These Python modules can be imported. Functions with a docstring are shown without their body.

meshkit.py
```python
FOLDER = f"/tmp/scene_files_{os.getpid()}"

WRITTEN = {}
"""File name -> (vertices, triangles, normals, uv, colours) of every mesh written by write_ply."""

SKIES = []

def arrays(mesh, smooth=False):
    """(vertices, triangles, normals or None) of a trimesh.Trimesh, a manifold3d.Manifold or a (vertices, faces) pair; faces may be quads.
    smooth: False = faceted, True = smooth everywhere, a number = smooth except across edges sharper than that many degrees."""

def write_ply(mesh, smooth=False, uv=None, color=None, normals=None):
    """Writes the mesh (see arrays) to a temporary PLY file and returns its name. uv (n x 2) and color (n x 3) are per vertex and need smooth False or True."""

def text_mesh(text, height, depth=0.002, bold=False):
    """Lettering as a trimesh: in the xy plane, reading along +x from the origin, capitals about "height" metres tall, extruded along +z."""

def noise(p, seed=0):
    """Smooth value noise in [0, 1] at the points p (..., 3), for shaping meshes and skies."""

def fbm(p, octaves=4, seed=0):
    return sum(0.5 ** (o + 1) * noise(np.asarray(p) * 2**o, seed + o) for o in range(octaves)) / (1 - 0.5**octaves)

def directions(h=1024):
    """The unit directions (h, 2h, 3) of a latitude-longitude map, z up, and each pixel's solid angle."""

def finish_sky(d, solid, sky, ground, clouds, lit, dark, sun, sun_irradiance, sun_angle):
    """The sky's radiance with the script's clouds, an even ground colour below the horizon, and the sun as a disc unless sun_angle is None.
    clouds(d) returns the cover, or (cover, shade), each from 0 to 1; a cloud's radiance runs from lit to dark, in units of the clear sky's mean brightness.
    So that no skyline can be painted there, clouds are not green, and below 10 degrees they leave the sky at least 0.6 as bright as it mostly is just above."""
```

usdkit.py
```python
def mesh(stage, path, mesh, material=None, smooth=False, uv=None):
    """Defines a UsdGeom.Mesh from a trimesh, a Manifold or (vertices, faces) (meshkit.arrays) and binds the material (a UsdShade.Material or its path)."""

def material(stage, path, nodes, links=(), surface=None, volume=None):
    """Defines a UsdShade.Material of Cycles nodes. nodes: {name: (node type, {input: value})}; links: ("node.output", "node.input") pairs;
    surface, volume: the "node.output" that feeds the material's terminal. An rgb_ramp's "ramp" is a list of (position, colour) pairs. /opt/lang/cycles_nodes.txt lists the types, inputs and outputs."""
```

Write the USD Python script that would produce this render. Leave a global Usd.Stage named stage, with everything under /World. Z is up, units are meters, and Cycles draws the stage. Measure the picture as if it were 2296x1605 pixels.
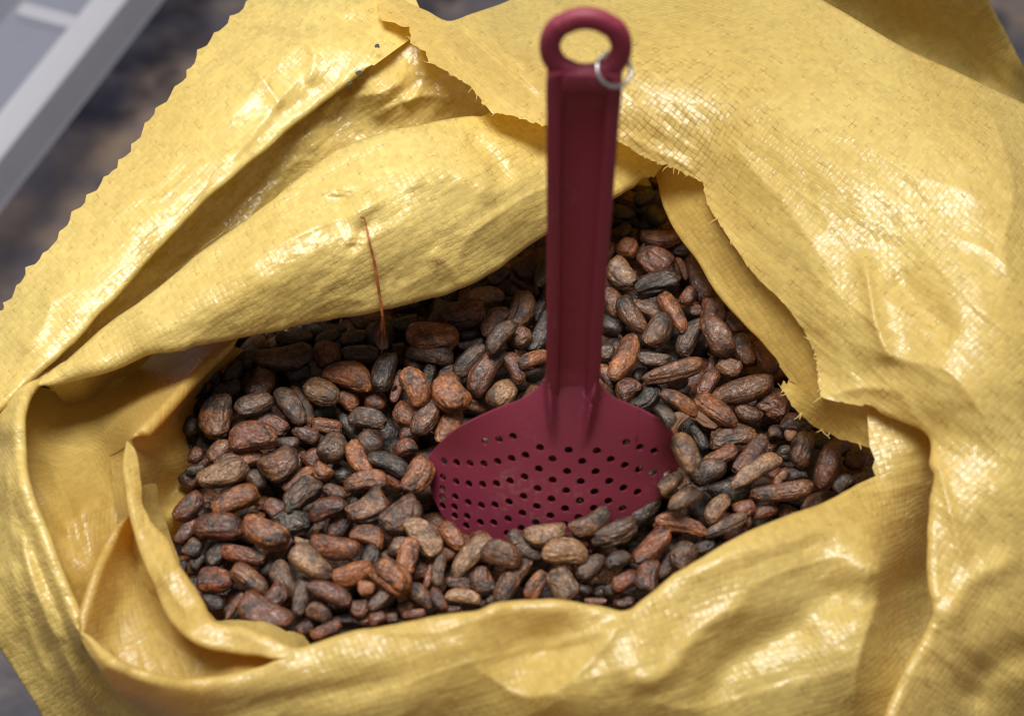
import math, random
import numpy as np, trimesh, usdkit, meshkit
from pxr import Usd, UsdGeom, UsdLux, UsdShade, Gf, Sdf, Vt
from scipy.interpolate import RBFInterpolator
from scipy.spatial import Delaunay, cKDTree
import shapely, shapely.geometry as sg

random.seed(7)
stage = Usd.Stage.CreateInMemory()
UsdGeom.SetStageUpAxis(stage, UsdGeom.Tokens.z)
UsdGeom.SetStageMetersPerUnit(stage, 1.0)
world = UsdGeom.Xform.Define(stage, '/World')
stage.SetDefaultPrim(world.GetPrim())
UsdGeom.Scope.Define(stage, '/World/Looks')

# ---------------------------------------------------------------- camera
ELEV, DIST, WREL = math.radians(50), 0.95, 0.5263
FWD = np.array([0, math.cos(ELEV), -math.sin(ELEV)])
RIGHT = np.array([1.0, 0, 0])
UP = np.cross(RIGHT, FWD)
CAM = -FWD * DIST
cam = UsdGeom.Camera.Define(stage, '/World/camera')
mat = Gf.Matrix4d(*RIGHT, 0, *UP, 0, *(-FWD), 0, *CAM, 1)
cam.AddTransformOp().Set(mat)
cam.CreateHorizontalApertureAttr(36.0)
cam.CreateVerticalApertureAttr(36.0 * 715 / 1024)
cam.CreateFocalLengthAttr(36.0 / WREL)
cam.CreateClippingRangeAttr(Gf.Vec2f(0.01, 100))
cam.CreateFocusDistanceAttr(0.955)
cam.CreateFStopAttr(6.3)
cam.CreateExposureAttr(0.0)

# ---------------------------------------------------------------- light: a large soft lamp above and behind, dim even room light
def material(name, nodes, links=(), surface=None, volume=None):
    return usdkit.material(stage, '/World/Looks/' + name, nodes, links, surface, volume)

room = material('room_light', {'b': ('background_shader', {'color': (1.0, 0.985, 0.96), 'strength': 0.24})}, surface='b.background')
dome = UsdLux.DomeLight.Define(stage, '/World/room_dome')
UsdShade.MaterialBindingAPI.Apply(dome.GetPrim()).Bind(room)
dome.GetPrim().SetCustomDataByKey('kind', 'structure')

def rect_lamp(name, pos, aim, w, h, power, color):
    l = UsdLux.RectLight.Define(stage, '/World/' + name)
    pos, aim = np.array(pos, float), np.array(aim, float)
    z = pos - aim; z /= np.linalg.norm(z)
    x = np.cross([0, 1, 0.01], z); x /= np.linalg.norm(x)
    y = np.cross(z, x)
    l.AddTransformOp().Set(Gf.Matrix4d(*x, 0, *y, 0, *z, 0, *pos, 1))
    l.CreateWidthAttr(w); l.CreateHeightAttr(h)
    l.CreateIntensityAttr(power); l.CreateColorAttr(Gf.Vec3f(*color))
    l.GetPrim().SetCustomDataByKey('kind', 'structure')
    return l

rect_lamp('ceiling_lamp', (-0.22, 0.08, 2.05), (0, 0, 0), 1.1, 0.85, 24.5, (1.0, 0.975, 0.93))

# ---------------------------------------------------------------- helpers
def ray(px, py):
    px, py = np.asarray(px, float), np.asarray(py, float)
    a, b = (px - 1148) / 2296 * WREL, (802.5 - py) / 2296 * WREL
    return FWD + a[..., None] * RIGHT + b[..., None] * UP

def at(px, py, z):
    """The point of height z that the photograph shows at (px, py) of its 2296 wide copy: how the traced positions become metres."""
    d = ray(px, py)
    t = (np.asarray(z, float) - CAM[2]) / d[..., 2]
    return CAM + t[..., None] * d

def proj(p):
    p = np.asarray(p, float) - CAM
    w = p @ FWD
    return np.stack([1148 + (p @ RIGHT) / w / WREL * 2296, 802.5 - (p @ UP) / w / WREL * 2296], -1)

USED = {}
def path(name, parent=None):
    base = (str(parent.GetPath()) if parent is not None else '/World') + '/' + name
    n = USED.get(base, 0); USED[base] = n + 1
    return base if n == 0 else f'{base}_{n:03d}'

def tag(prim, label=None, cat=None, group=None, kind=None):
    for k, v in (('label', label), ('category', cat), ('group', group), ('kind', kind)):
        if v:
            prim.SetCustomDataByKey(k, v)
    return prim

def obj(name, mesh, m, parent=None, smooth=True, uv=None):
    return usdkit.mesh(stage, path(name, parent), mesh, m, smooth=smooth, uv=uv).GetPrim()

def thing(name, label, cat, group=None):
    return tag(UsdGeom.Xform.Define(stage, path(name)).GetPrim(), label, cat, group)

def lin(r, g, b):
    return tuple(((c / 255 + .055) / 1.055) ** 2.4 if c > 10 else c / 255 / 12.92 for c in (r, g, b))

def tube(pts, radii, n=10, closed=False):
    pts = np.asarray(pts, float); m = len(pts)
    radii = np.broadcast_to(radii, m)
    tan = np.roll(pts, -1, 0) - np.roll(pts, 1, 0) if closed else np.gradient(pts, axis=0)
    tan /= np.linalg.norm(tan, axis=1, keepdims=True)
    ref = np.array([0.3, 0.9, 0.2]); v, f = [], []
    for i in range(m):
        a = np.cross(tan[i], ref); a /= np.linalg.norm(a)
        b = np.cross(tan[i], a); ref = -np.cross(tan[i], a) if False else np.cross(a, tan[i])
        for k in range(n):
            t = 2 * math.pi * k / n
            v.append(pts[i] + radii[i] * (math.cos(t) * a + math.sin(t) * b))
    for i in range(m if closed else m - 1):
        for k in range(n):
            p, q = i * n + k, i * n + (k + 1) % n
            r, s = ((i + 1) % m) * n + k, ((i + 1) % m) * n + (k + 1) % n
            f += [[p, r, s], [p, s, q]]
    if not closed:
        v += [pts[0], pts[-1]]
        for k in range(n):
            f += [[len(v) - 2, k, (k + 1) % n], [len(v) - 1, (m - 1) * n + (k + 1) % n, (m - 1) * n + k]]
    return np.array(v), np.array(f)

def smooth_line(pts, step=6.0, spline=True):
    pts = np.asarray(pts, float)
    if spline and len(pts) > 2:
        from scipy.interpolate import PchipInterpolator
        s = np.r_[0, np.cumsum(np.linalg.norm(np.diff(pts, axis=0), axis=1))]
        n = max(2, int(s[-1] / step))
        t = np.linspace(0, s[-1], n + 1)
        d = np.gradient(pts, s, axis=0)
        from scipy.interpolate import CubicHermiteSpline
        return CubicHermiteSpline(s, pts, d)(t)
    out = [pts[0]]
    for a, b in zip(pts[:-1], pts[1:]):
        n = max(1, int(np.linalg.norm(b - a) / step))
        out += [a + (b - a) * k / n for k in range(1, n + 1)]
    return np.array(out)

# ---------------------------------------------------------------- materials
def ramp(a, b):
    return {'ramp': [(a, (0, 0, 0)), (b, (1, 1, 1))]}

def woven(name, base, glow, rough=0.36, translucent=0.32, cell=0.0029, gap=0.6, crumple=1.0, worn=None):
    """Woven polypropylene tape: flat tapes over and under, gaps here and there, a creased film on top. st is in metres."""
    N = {'tc': ('texture_coordinate', {}),
         'sc': ('mapping', {'mapping_type': 'point', 'scale': (1 / cell, 1 / cell, 0)}),
         'wob': ('noise_texture', {'scale': 0.16, 'detail': 2.0}),
         'wobs': ('vector_math', {'math_type': 'subtract', 'vector2': (0.5, 0.5, 0.5)}),
         'wobm': ('vector_math', {'math_type': 'scale', 'scale': 1.6}),
         'uv': ('vector_math', {'math_type': 'add'}),
         'fl': ('vector_math', {'math_type': 'floor'}), 'fr': ('vector_math', {'math_type': 'fraction'}),
         'fls': ('separate_xyz', {}), 'frs': ('separate_xyz', {}),
         'sum': ('math', {'math_type': 'add'}), 'par': ('math', {'math_type': 'floored_modulo', 'value2': 2.0}),
         'pu': ('math', {'math_type': 'multiply', 'value2': math.pi}), 'pv': ('math', {'math_type': 'multiply', 'value2': math.pi}),
         'su': ('math', {'math_type': 'sine'}), 'sv': ('math', {'math_type': 'sine'}),
         'eu': ('rgb_ramp', {'ramp': [(0.0, (0, 0, 0)), (0.35, (1, 1, 1)), (1.0, (1, 1, 1))]}),
         'ev': ('rgb_ramp', {'ramp': [(0.0, (0, 0, 0)), (0.35, (1, 1, 1)), (1.0, (1, 1, 1))]}),
         'hu': ('math', {'math_type': 'multiply'}), 'hv': ('math', {'math_type': 'multiply'}),
         'h': ('mix_float', {}),
         'wn': ('white_noise_texture', {'dimensions': '3D'}),
         'wns': ('separate_color', {}),
         't1': ('math', {'math_type': 'subtract', 'value2': 0.5}), 't2': ('math', {'math_type': 'multiply'}),
         't3': ('math', {'math_type': 'subtract', 'value2': 0.5}), 't4': ('math', {'math_type': 'multiply'}),
         'ht': ('math', {'math_type': 'add'}), 'hs': ('math', {'math_type': 'add'}),
         'relief': ('noise_texture', {'scale': 26.0, 'detail': 2.0}),
         'rr': ('rgb_ramp', {'ramp': [(0.3, (.25, .25, .25)), (0.62, (1, 1, 1))]}),
         'hw': ('math', {'math_type': 'multiply'}),
         'b1': ('bump', {'strength': 0.7, 'distance': 0.00019}),
         'vor': ('voronoi_texture', {'scale': 70.0, 'randomness': 1.0}),
         'nz': ('noise_texture', {'scale': 55.0, 'detail': 4.0, 'distortion': 1.2}),
         'b0': ('bump', {'strength': 0.32 * crumple, 'distance': 0.0014}),
         # gap mask
         'gm': ('math', {'math_type': 'minimum'}),
         'gr': ('rgb_ramp', {'ramp': [(0.0, (1, 1, 1)), (0.12, (1, 1, 1)), (0.28, (0, 0, 0))]}),
         'gn': ('noise_texture', {'scale': 0.55, 'detail': 3.0}),
         'gnr': ('rgb_ramp', ramp(0.56, 0.68)),
         'gk': ('math', {'math_type': 'multiply'}), 'gk2': ('math', {'math_type': 'multiply', 'value2': gap}),
         'cn': ('noise_texture', {'scale': 9.0, 'detail': 4.0}),
         'cr': ('rgb_ramp', {'ramp': [(0.3, tuple(c * k for c, k in zip(base, (0.86, 0.80, 0.66)))), (0.7, base)]}),
         'ct': ('mix', {'mix_type': 'multiply', 'fac': 0.16}),
         'cg': ('mix', {'color2': tuple(c * k for c, k in zip(base, (0.28, 0.2, 0.12)))}),
         'bt': ('bump', {'strength': 0.8, 'distance': 0.0007}), 'p': ('principled_bsdf', {'roughness': rough, 'ior': 1.5, 'specular_ior_level': 0.5, 'coat_weight': 0.35, 'coat_roughness': 0.13}),
         'tr': ('translucent_bsdf', {'color': glow}),
         'mx': ('mix_closure', {'fac': translucent})}
    L = [('tc.UV', 'sc.vector'), ('sc.vector', 'wob.vector'), ('wob.color', 'wobs.vector1'), ('wobs.vector', 'wobm.vector1'),
         ('sc.vector', 'uv.vector1'), ('wobm.vector', 'uv.vector2'), ('uv.vector', 'fl.vector1'), ('uv.vector', 'fr.vector1'),
         ('fl.vector', 'fls.vector'), ('fr.vector', 'frs.vector'), ('fls.x', 'sum.value1'), ('fls.y', 'sum.value2'), ('sum.value', 'par.value1'),
         ('frs.x', 'pu.value1'), ('frs.y', 'pv.value1'), ('pu.value', 'su.value1'), ('pv.value', 'sv.value1'),
         ('su.value', 'eu.fac'), ('sv.value', 'ev.fac'), ('su.value', 'hu.value1'), ('ev.color', 'hu.value2'), ('sv.value', 'hv.value1'), ('eu.color', 'hv.value2'),
         ('par.value', 'h.fac'), ('hu.value', 'h.a'), ('hv.value', 'h.b'),
         ('fl.vector', 'wn.vector'), ('wn.color', 'wns.color'),
         ('frs.x', 't1.value1'), ('wns.r', 't3.value1'), ('t1.value', 't2.value1'), ('t3.value', 't2.value2'),
         ('frs.y', 't4.value1'), ('wns.g', 't4.value2'), ('t2.value', 'ht.value1'), ('t4.value', 'ht.value2'),
         ('h.result', 'hs.value1'), ('ht.value', 'hs.value2'),
         ('tc.UV', 'relief.vector'), ('relief.fac', 'rr.fac'), ('hs.value', 'hw.value1'), ('rr.color', 'hw.value2'),
         ('tc.UV', 'nz.vector'), ('nz.fac', 'b0.height'), ('b0.normal', 'b1.normal'), ('hw.value', 'b1.height'),
         ('su.value', 'gm.value1'), ('sv.value', 'gm.value2'), ('gm.value', 'gr.fac'), ('uv.vector', 'gn.vector'), ('gn.fac', 'gnr.fac'),
         ('gr.color', 'gk.value1'), ('gnr.color', 'gk.value2'), ('gk.value', 'gk2.value1'),
         ('tc.UV', 'cn.vector'), ('cn.fac', 'cr.fac'), ('cr.color', 'ct.color1'), ('wn.value', 'ct.color2'),
         ('ct.color', 'cg.color1'), ('gk2.value', 'cg.fac'), ('cg.color', 'p.base_color'),
         ('b1.normal', 'p.normal'), ('b1.normal', 'tr.normal'), ('b1.normal', 'bt.normal'), ('ht.value', 'bt.height'), ('bt.normal', 'p.coat_normal'), ('p.BSDF', 'mx.closure1'), ('tr.BSDF', 'mx.closure2')]
    if worn:                                    # a patch where the film has worn off and the weave stands open
        N.update({'wg': ('geometry', {}), 'wd': ('vector_math', {'math_type': 'distance', 'vector2': worn[:3]}), 'wm': ('map_range', {'from_min': worn[3], 'from_max': worn[3] * .35, 'to_min': 0.0, 'to_max': 0.16, 'clamp': True}), 'wa': ('math', {'math_type': 'add'})})
        L = [l for l in L if l != ('gn.fac', 'gnr.fac')] + [('wg.position', 'wd.vector1'), ('wd.value', 'wm.value'), ('gn.fac', 'wa.value1'), ('wm.result', 'wa.value2'), ('wa.value', 'gnr.fac')]
    return material(name, N, L, surface='mx.closure')

YEL = (0.745, 0.572, 0.19)
GLOW = (0.90, 0.53, 0.05)
M_cloth = woven('woven_yellow', YEL, GLOW)
M_thin = woven('woven_yellow_loose', YEL, GLOW, gap=0.75, translucent=0.3, crumple=0.6, worn=(*at(1480, 290, 0.076), 0.062))
M_back_shade = woven('woven_yellow_back_shade', (0.44, 0.33, 0.10), GLOW, gap=0.3, translucent=0.2, crumple=1.0)  # same cloth as the rest, the shade on this panel put into a darker base
M_plain = woven('woven_yellow_inside', (0.70, 0.51, 0.15), (0.85, 0.50, 0.06), rough=0.42, translucent=0.40, gap=0.15)
M_flap = woven('woven_yellow_doubled', YEL, GLOW, translucent=0.12)
M_crisp = woven('woven_yellow_crumpled', YEL, GLOW, rough=0.30, crumple=2.2, translucent=0.2, gap=0.6)

# ---------------------------------------------------------------- the floor
FLOOR_Z = -0.42
N = {'g': ('geometry', {}), 'mp': ('mapping', {'mapping_type': 'point', 'location': (3.4, 1.7, 0)}), 'n1': ('noise_texture', {'scale': 7.0, 'detail': 5.0, 'roughness': 0.6}),
     'r1': ('rgb_ramp', {'ramp': [(0.36, lin(40, 42, 58)), (0.5, lin(84, 78, 82)), (0.66, lin(134, 114, 96))]}),
     'n2': ('noise_texture', {'scale': 16.0, 'detail': 4.0}), 'r2': ('rgb_ramp', {'ramp': [(0.36, (0.3, 0.3, 0.38)), (0.5, (1, 1, 1))]}),
     'm': ('mix', {'mix_type': 'multiply', 'fac': 1.0}), 'n3': ('noise_texture', {'scale': 90.0, 'detail': 4.0}),
     'b': ('bump', {'strength': 0.3, 'distance': 0.002}), 'p': ('principled_bsdf', {'roughness': 0.42})}
M_floor = material('stained_floor', N, [('g.position', 'mp.vector'), ('mp.vector', 'n1.vector'), ('mp.vector', 'n2.vector'), ('g.position', 'n3.vector'), ('n1.fac', 'r1.fac'), ('n2.fac', 'r2.fac'),
     ('r1.color', 'm.color1'), ('r2.color', 'm.color2'), ('m.color', 'p.base_color'), ('n3.fac', 'b.height'), ('b.normal', 'p.normal')], surface='p.BSDF')
fl = trimesh.creation.box((8, 8, 0.05)); fl.apply_translation((0, 0, FLOOR_Z - 0.025))
tag(obj('floor', fl, M_floor, smooth=False), 'dark grey stained stone floor with brown patches', kind='structure')

# ---------------------------------------------------------------- the sack
sack = thing('woven_sack', 'open yellow woven plastic sack with folded and ragged mouth full of cocoa beans', 'sack')

def fbm2(x, y, octaves, seed):
    return meshkit.fbm(np.stack([x, y, np.full_like(x, seed * 3.7)], -1), octaves, seed) - 0.5

def ridge_z(x, y, ridges):
    dz = np.zeros_like(x)
    for pts, amp, w, kind in ridges:
        line = smooth_line(pts, 6.0)
        seg = cKDTree(line)
        d, i = seg.query(np.stack([x, y], -1))
        t = i / max(1, len(line) - 1)
        fade = np.clip(np.minimum(t, 1 - t) / 0.2, 0, 1); fade = fade * fade * (3 - 2 * fade)
        if kind == 'c':
            k = np.exp(-np.sqrt(d * d + 16) / (w * 1.25))
        else:
            k = np.exp(-(d / w) ** 2)
        dz += amp * (0.6 if kind == 'c' else 0.8) * fade * k
    return dz

def cloth(name, segs, ctrl, ang, m, ridges=(), wr=1.0, seed=1, step=5.0, label=None, drop=0.035, fine=1.0, parent=None, lip=0.0):
    B, R = [], []
    for pts, spline, roll in segs:
        l = smooth_line(pts, step * 0.8, spline)
        for k, p in enumerate(l[:-1] if len(l) > 1 else l):
            B.append(p); R.append(roll)
    B, R = np.array(B), np.array(R)
    keep = np.linalg.norm(B - np.roll(B, 1, 0), axis=1) > 0.4
    B, R = B[keep], R[keep]
    area = lambda q: (q[:, 0] * np.roll(q[:, 1], -1) - np.roll(q[:, 0], -1) * q[:, 1]).sum()
    if area(B) < 0:
        B, R = B[::-1], np.r_[R[::-1][1:], R[0]]
    if R.max() > 0:                              # the rolled edge bulges out by its radius: start it that much further in
        e = np.roll(B, -3, 0) - np.roll(B, 3, 0); nrm2 = np.stack([-e[:, 1], e[:, 0]], -1) / (np.linalg.norm(e, axis=1, keepdims=True) + 1e-9)
        f0, f1 = B - np.roll(B, 7, 0), np.roll(B, -7, 0) - B
        turn = np.abs(np.arctan2(f0[:, 0] * f1[:, 1] - f0[:, 1] * f1[:, 0], (f0 * f1).sum(1)))
        soft = np.ones(len(B)); sharp = np.nonzero(turn > 1.0)[0]
        if len(sharp):
            dd, _ = cKDTree(B[sharp]).query(B); soft = np.clip(dd / 70, 0.05, 1)
        rs = np.array(R); rs = sum(np.roll(rs, k) for k in range(-4, 5)) / 9 * (R > 0) * soft
        R = R * soft ** .5
        B = B + nrm2 * (rs / 0.00024)[:, None]
    poly = sg.Polygon(B)
    if not poly.is_valid:
        print('cloth outline crosses itself', name, shapely.is_valid_reason(poly))
    x0, y0 = B.min(0); x1, y1 = B.max(0)
    rng = np.random.default_rng(seed)
    gx, gy = np.meshgrid(np.arange(x0, x1, step), np.arange(y0, y1, step * 0.87))
    gx = gx + (np.arange(gx.shape[0]) % 2)[:, None] * step / 2
    G = np.stack([gx.ravel(), gy.ravel()], -1) + rng.uniform(-.12, .12, (gx.size, 2)) * step
    path_poly = poly.buffer(0)
    poly = path_poly if path_poly.geom_type == 'Polygon' else poly
    ins = shapely.contains_xy(path_poly, G[:, 0], G[:, 1])
    G = G[ins]
    d, _ = cKDTree(B).query(G)
    G = G[d > step * 0.6]
    V2 = np.vstack([B, G])
    tri = Delaunay(V2).simplices
    c = V2[tri].mean(1)
    tri = tri[shapely.contains_xy(path_poly, c[:, 0], c[:, 1])]
    C = np.array(ctrl, float)
    rbf = RBFInterpolator(C[:, :2] / 500, C[:, 2], kernel='thin_plate_spline', smoothing=1e-5)
    ca, sa = math.cos(math.radians(ang)), math.sin(math.radians(ang))
    def zbase(x, y):
        z = rbf(np.stack([x, y], -1) / 500)
        return z + ridge_z(x, y, ridges)
    x, y = V2[:, 0], V2[:, 1]
    s, t = x * ca - y * sa, x * sa + y * ca      # s runs at the angle ang in the picture, counter-clockwise
    w1 = fbm2(s / 330, t / 75, 3, seed) * 0.0036
    w2 = np.clip(1 - np.abs(fbm2(s / 260 + w1 * 60, t / 85, 2, seed + 5)) * 6, 0, 1) ** 2 * 0.0009
    w3 = fbm2(s / 34, t / 22, 3, seed + 9) * 0.0009 * fine
    z = zbase(x, y) + wr * (w1 + w2) + w3
    P = at(x, y, z)
    # tape coordinates: metres along and across the tapes on the smooth sheet
    gs = np.arange(s.min() - 20, s.max() + 20, 12.0); gt = np.arange(t.min() - 20, t.max() + 20, 12.0)
    SS, TT = np.meshgrid(gs, gt, indexing='ij')
    XX, YY = SS * ca + TT * sa, -SS * sa + TT * ca
    cz = np.clip(zbase(XX.ravel(), YY.ravel()), C[:, 2].min() - .01, C[:, 2].max() + .01)
    PG = at(XX.ravel(), YY.ravel(), cz).reshape(*XX.shape, 3)
    du = np.minimum(np.linalg.norm(np.diff(PG, axis=0), axis=-1), .006); dv = np.minimum(np.linalg.norm(np.diff(PG, axis=1), axis=-1), .006)
    U = np.vstack([np.zeros((1, len(gt))), np.cumsum(du, 0)]); Vv = np.hstack([np.zeros((len(gs), 1)), np.cumsum(dv, 1)])
    U -= U[len(gs) // 2][None]; Vv -= Vv[:, len(gt) // 2][:, None]
    from scipy.ndimage import gaussian_filter
    U, Vv = gaussian_filter(U, 2, mode='nearest'), gaussian_filter(Vv, 2, mode='nearest')
    from scipy.interpolate import RegularGridInterpolator
    q = np.stack([s, t], -1)
    uv = np.stack([RegularGridInterpolator((gs, gt), U, bounds_error=False, fill_value=None)(q),
                   RegularGridInterpolator((gs, gt), Vv, bounds_error=False, fill_value=None)(q)], -1) + seed * 0.137
    # faces towards the camera side
    a, b, cc = P[tri[:, 0]], P[tri[:, 1]], P[tri[:, 2]]
    n = np.cross(b - a, cc - a)
    flip = (n * (CAM - a)).sum(1) < 0
    tri[flip] = tri[flip][:, ::-1]
    verts, uvs, faces = [P], [uv], [tri]
    nrm = meshkit.arrays((P, tri), True)[2]
    nb = len(B); base = len(P)
    if R.max() > 0:
        sm = lambda v, k: sum(np.roll(v, j, 0) for j in range(-k, k + 1)) / (2 * k + 1)
        Nb = sm(nrm[:nb], 3); Nb /= np.linalg.norm(Nb, axis=1, keepdims=True)
        T = sm(np.roll(P[:nb], -1, 0) - np.roll(P[:nb], 1, 0), 3)
        O = np.cross(T, Nb); O /= np.linalg.norm(O, axis=1, keepdims=True)
        # outward: away from the inside
        mid = P[:nb] + O * 0.002
        px = proj(mid) - proj(P[:nb])
        out2 = np.stack([np.roll(B, -1, 0)[:, 1] - np.roll(B, 1, 0)[:, 1], -(np.roll(B, -1, 0)[:, 0] - np.roll(B, 1, 0)[:, 0])], -1)
        O *= np.where((px * out2).sum(1) > 0, 1, -1)[:, None]
        act = R > 0
        # taper of the roll towards its ends
        from scipy.ndimage import distance_transform_edt
        a2 = np.r_[act, act, act]
        dist = distance_transform_edt(a2)[nb:2 * nb]
        r = R * np.clip(dist / 10, 0.15, 1)
        rows = []
        th = np.radians([25, 50, 75, 100, 125, 150])
        for k, h in enumerate(th):
            rows.append(P[:nb] + O * (r * math.sin(h))[:, None] - Nb * (r * (1 - math.cos(h)))[:, None])
        rows.append(rows[-1] - O * (r * 0.8)[:, None] + ((P[:nb] - CAM) / np.linalg.norm(P[:nb] - CAM, axis=1, keepdims=True) - 0.35 * O) * (drop * np.clip(dist / 10, 0.1, 1))[:, None])
        acc = np.zeros(nb); prev = P[:nb]
        duv = []
        for rw in rows:
            acc = acc + np.linalg.norm(rw - prev, axis=1); prev = rw
            o2 = proj(P[:nb] + O * .002) - proj(P[:nb]); o2 /= np.linalg.norm(o2, axis=1, keepdims=True) + 1e-9
            du_ = np.stack([o2[:, 0] * ca - o2[:, 1] * sa, o2[:, 0] * sa + o2[:, 1] * ca], -1)
            duv.append(uv[:nb] + du_ * acc[:, None])
        start = base
        for rw, u_ in zip(rows, duv):
            verts.append(rw); uvs.append(u_)
        idx = [np.arange(nb)] + [base + k * nb + np.arange(nb) for k in range(len(rows))]
        strip = []
        for i in range(nb):
            j = (i + 1) % nb
            if not (act[i] and act[j]):
                continue
            for k in range(len(rows)):
                f1, f2, f3, f4 = idx[k][i], idx[k][j], idx[k + 1][j], idx[k + 1][i]
                strip += [[f1, f2, f3], [f1, f3, f4]]
        edges = set(map(tuple, np.vstack([tri[:, [0, 1]], tri[:, [1, 2]], tri[:, [2, 0]]])[:]))
        vote = sum((1 if (i, (i + 1) % nb) in edges else 0) - (1 if ((i + 1) % nb, i) in edges else 0) for i in range(nb))
        strip = np.array(strip)
        faces.append(strip[:, ::-1] if vote > 0 else strip)
    Vx, Fx, UVx = np.vstack(verts), np.vstack(faces), np.vstack(uvs)
    # consistent facing of the strip
    used = np.unique(Fx); remap = np.full(len(Vx), -1); remap[used] = np.arange(len(used))
    Vx, UVx, Fx = Vx[used], UVx[used], remap[Fx]
    p = obj(name, (Vx, Fx), m, parent or sack, True, UVx)
    if label:
        tag(p, label)
    SHEETS[name] = (rbf, zbase)
    return p
SHEETS = {}

def scallop(tips, depth, seed=3, sub=3):
    """A pinked edge: pointed teeth with hollows between them."""
    rng = np.random.default_rng(seed); out = []
    tips = np.array(tips, float); tips[1:-1] += rng.normal(0, 3.2, (len(tips) - 2, 2))
    for a, b in zip(tips[:-1], tips[1:]):
        d = b - a; n = np.array([-d[1], d[0]]) / (np.linalg.norm(d) + 1e-9)
        if n[0] < 0: n = -n
        out.append(a)
        for k in (0.18, 0.42, 0.7):
            out.append(a + d * k + n * depth * (0.95 if k > .2 else 0.55) * rng.uniform(.6, 1.25))
    out.append(tips[-1])
    return out

def fray(pts, amp, step=7, seed=5):
    rng = np.random.default_rng(seed)
    l = smooth_line(pts, step, False)
    l[1:-1] += rng.normal(0, amp, l[1:-1].shape)
    return l

# back panel hanging behind the far rim
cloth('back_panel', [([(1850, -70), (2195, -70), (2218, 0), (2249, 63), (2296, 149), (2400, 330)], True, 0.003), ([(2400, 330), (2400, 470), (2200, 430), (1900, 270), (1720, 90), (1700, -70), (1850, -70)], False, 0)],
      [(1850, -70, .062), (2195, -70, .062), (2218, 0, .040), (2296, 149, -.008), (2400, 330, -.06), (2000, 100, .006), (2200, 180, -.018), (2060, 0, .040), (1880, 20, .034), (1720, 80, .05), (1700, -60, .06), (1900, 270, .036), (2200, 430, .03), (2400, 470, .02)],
      -60, M_back_shade, wr=1.2, seed=21, label='shaded yellow back panel hanging loose behind the far rim')

# lining seen in the crevice and the crumpled hollow behind the thick flap
cloth('inner_lining', [([(100, 815), (190, 680), (330, 540), (490, 390), (640, 255), (760, 160), (850, 50), (900, 30), (980, 60), (1130, 190), (1290, 250), (1270, 350), (1000, 330), (800, 380), (640, 480), (440, 640), (270, 770), (160, 830), (100, 815)], False, 0)],
      [(150, 775, .025), (340, 590, .028), (500, 445, .036), (600, 370, .042), (700, 300, .052), (830, 190, .07), (860, 100, .075), (950, 130, .072), (1100, 240, .066), (1000, 260, .05), (900, 230, .06), (800, 280, .05), (640, 440, .03), (440, 610, .02), (1250, 300, .05), (780, 200, .062)],
      40, M_crisp, wr=1.6, seed=22, fine=3.0, label='crumpled lining in the hollow behind the thick flap',
      ridges=[([(700, 250), (790, 215), (850, 210), (930, 150)], .006, 14, 'c'), ([(900, 240), (940, 200), (960, 150)], .005, 10, 'c'), ([(820, 270), (890, 235), (960, 215), (1040, 230)], .004, 10, 'c'), ([(740, 280), (760, 230), (800, 170)], -.004, 12, 'c')])

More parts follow.
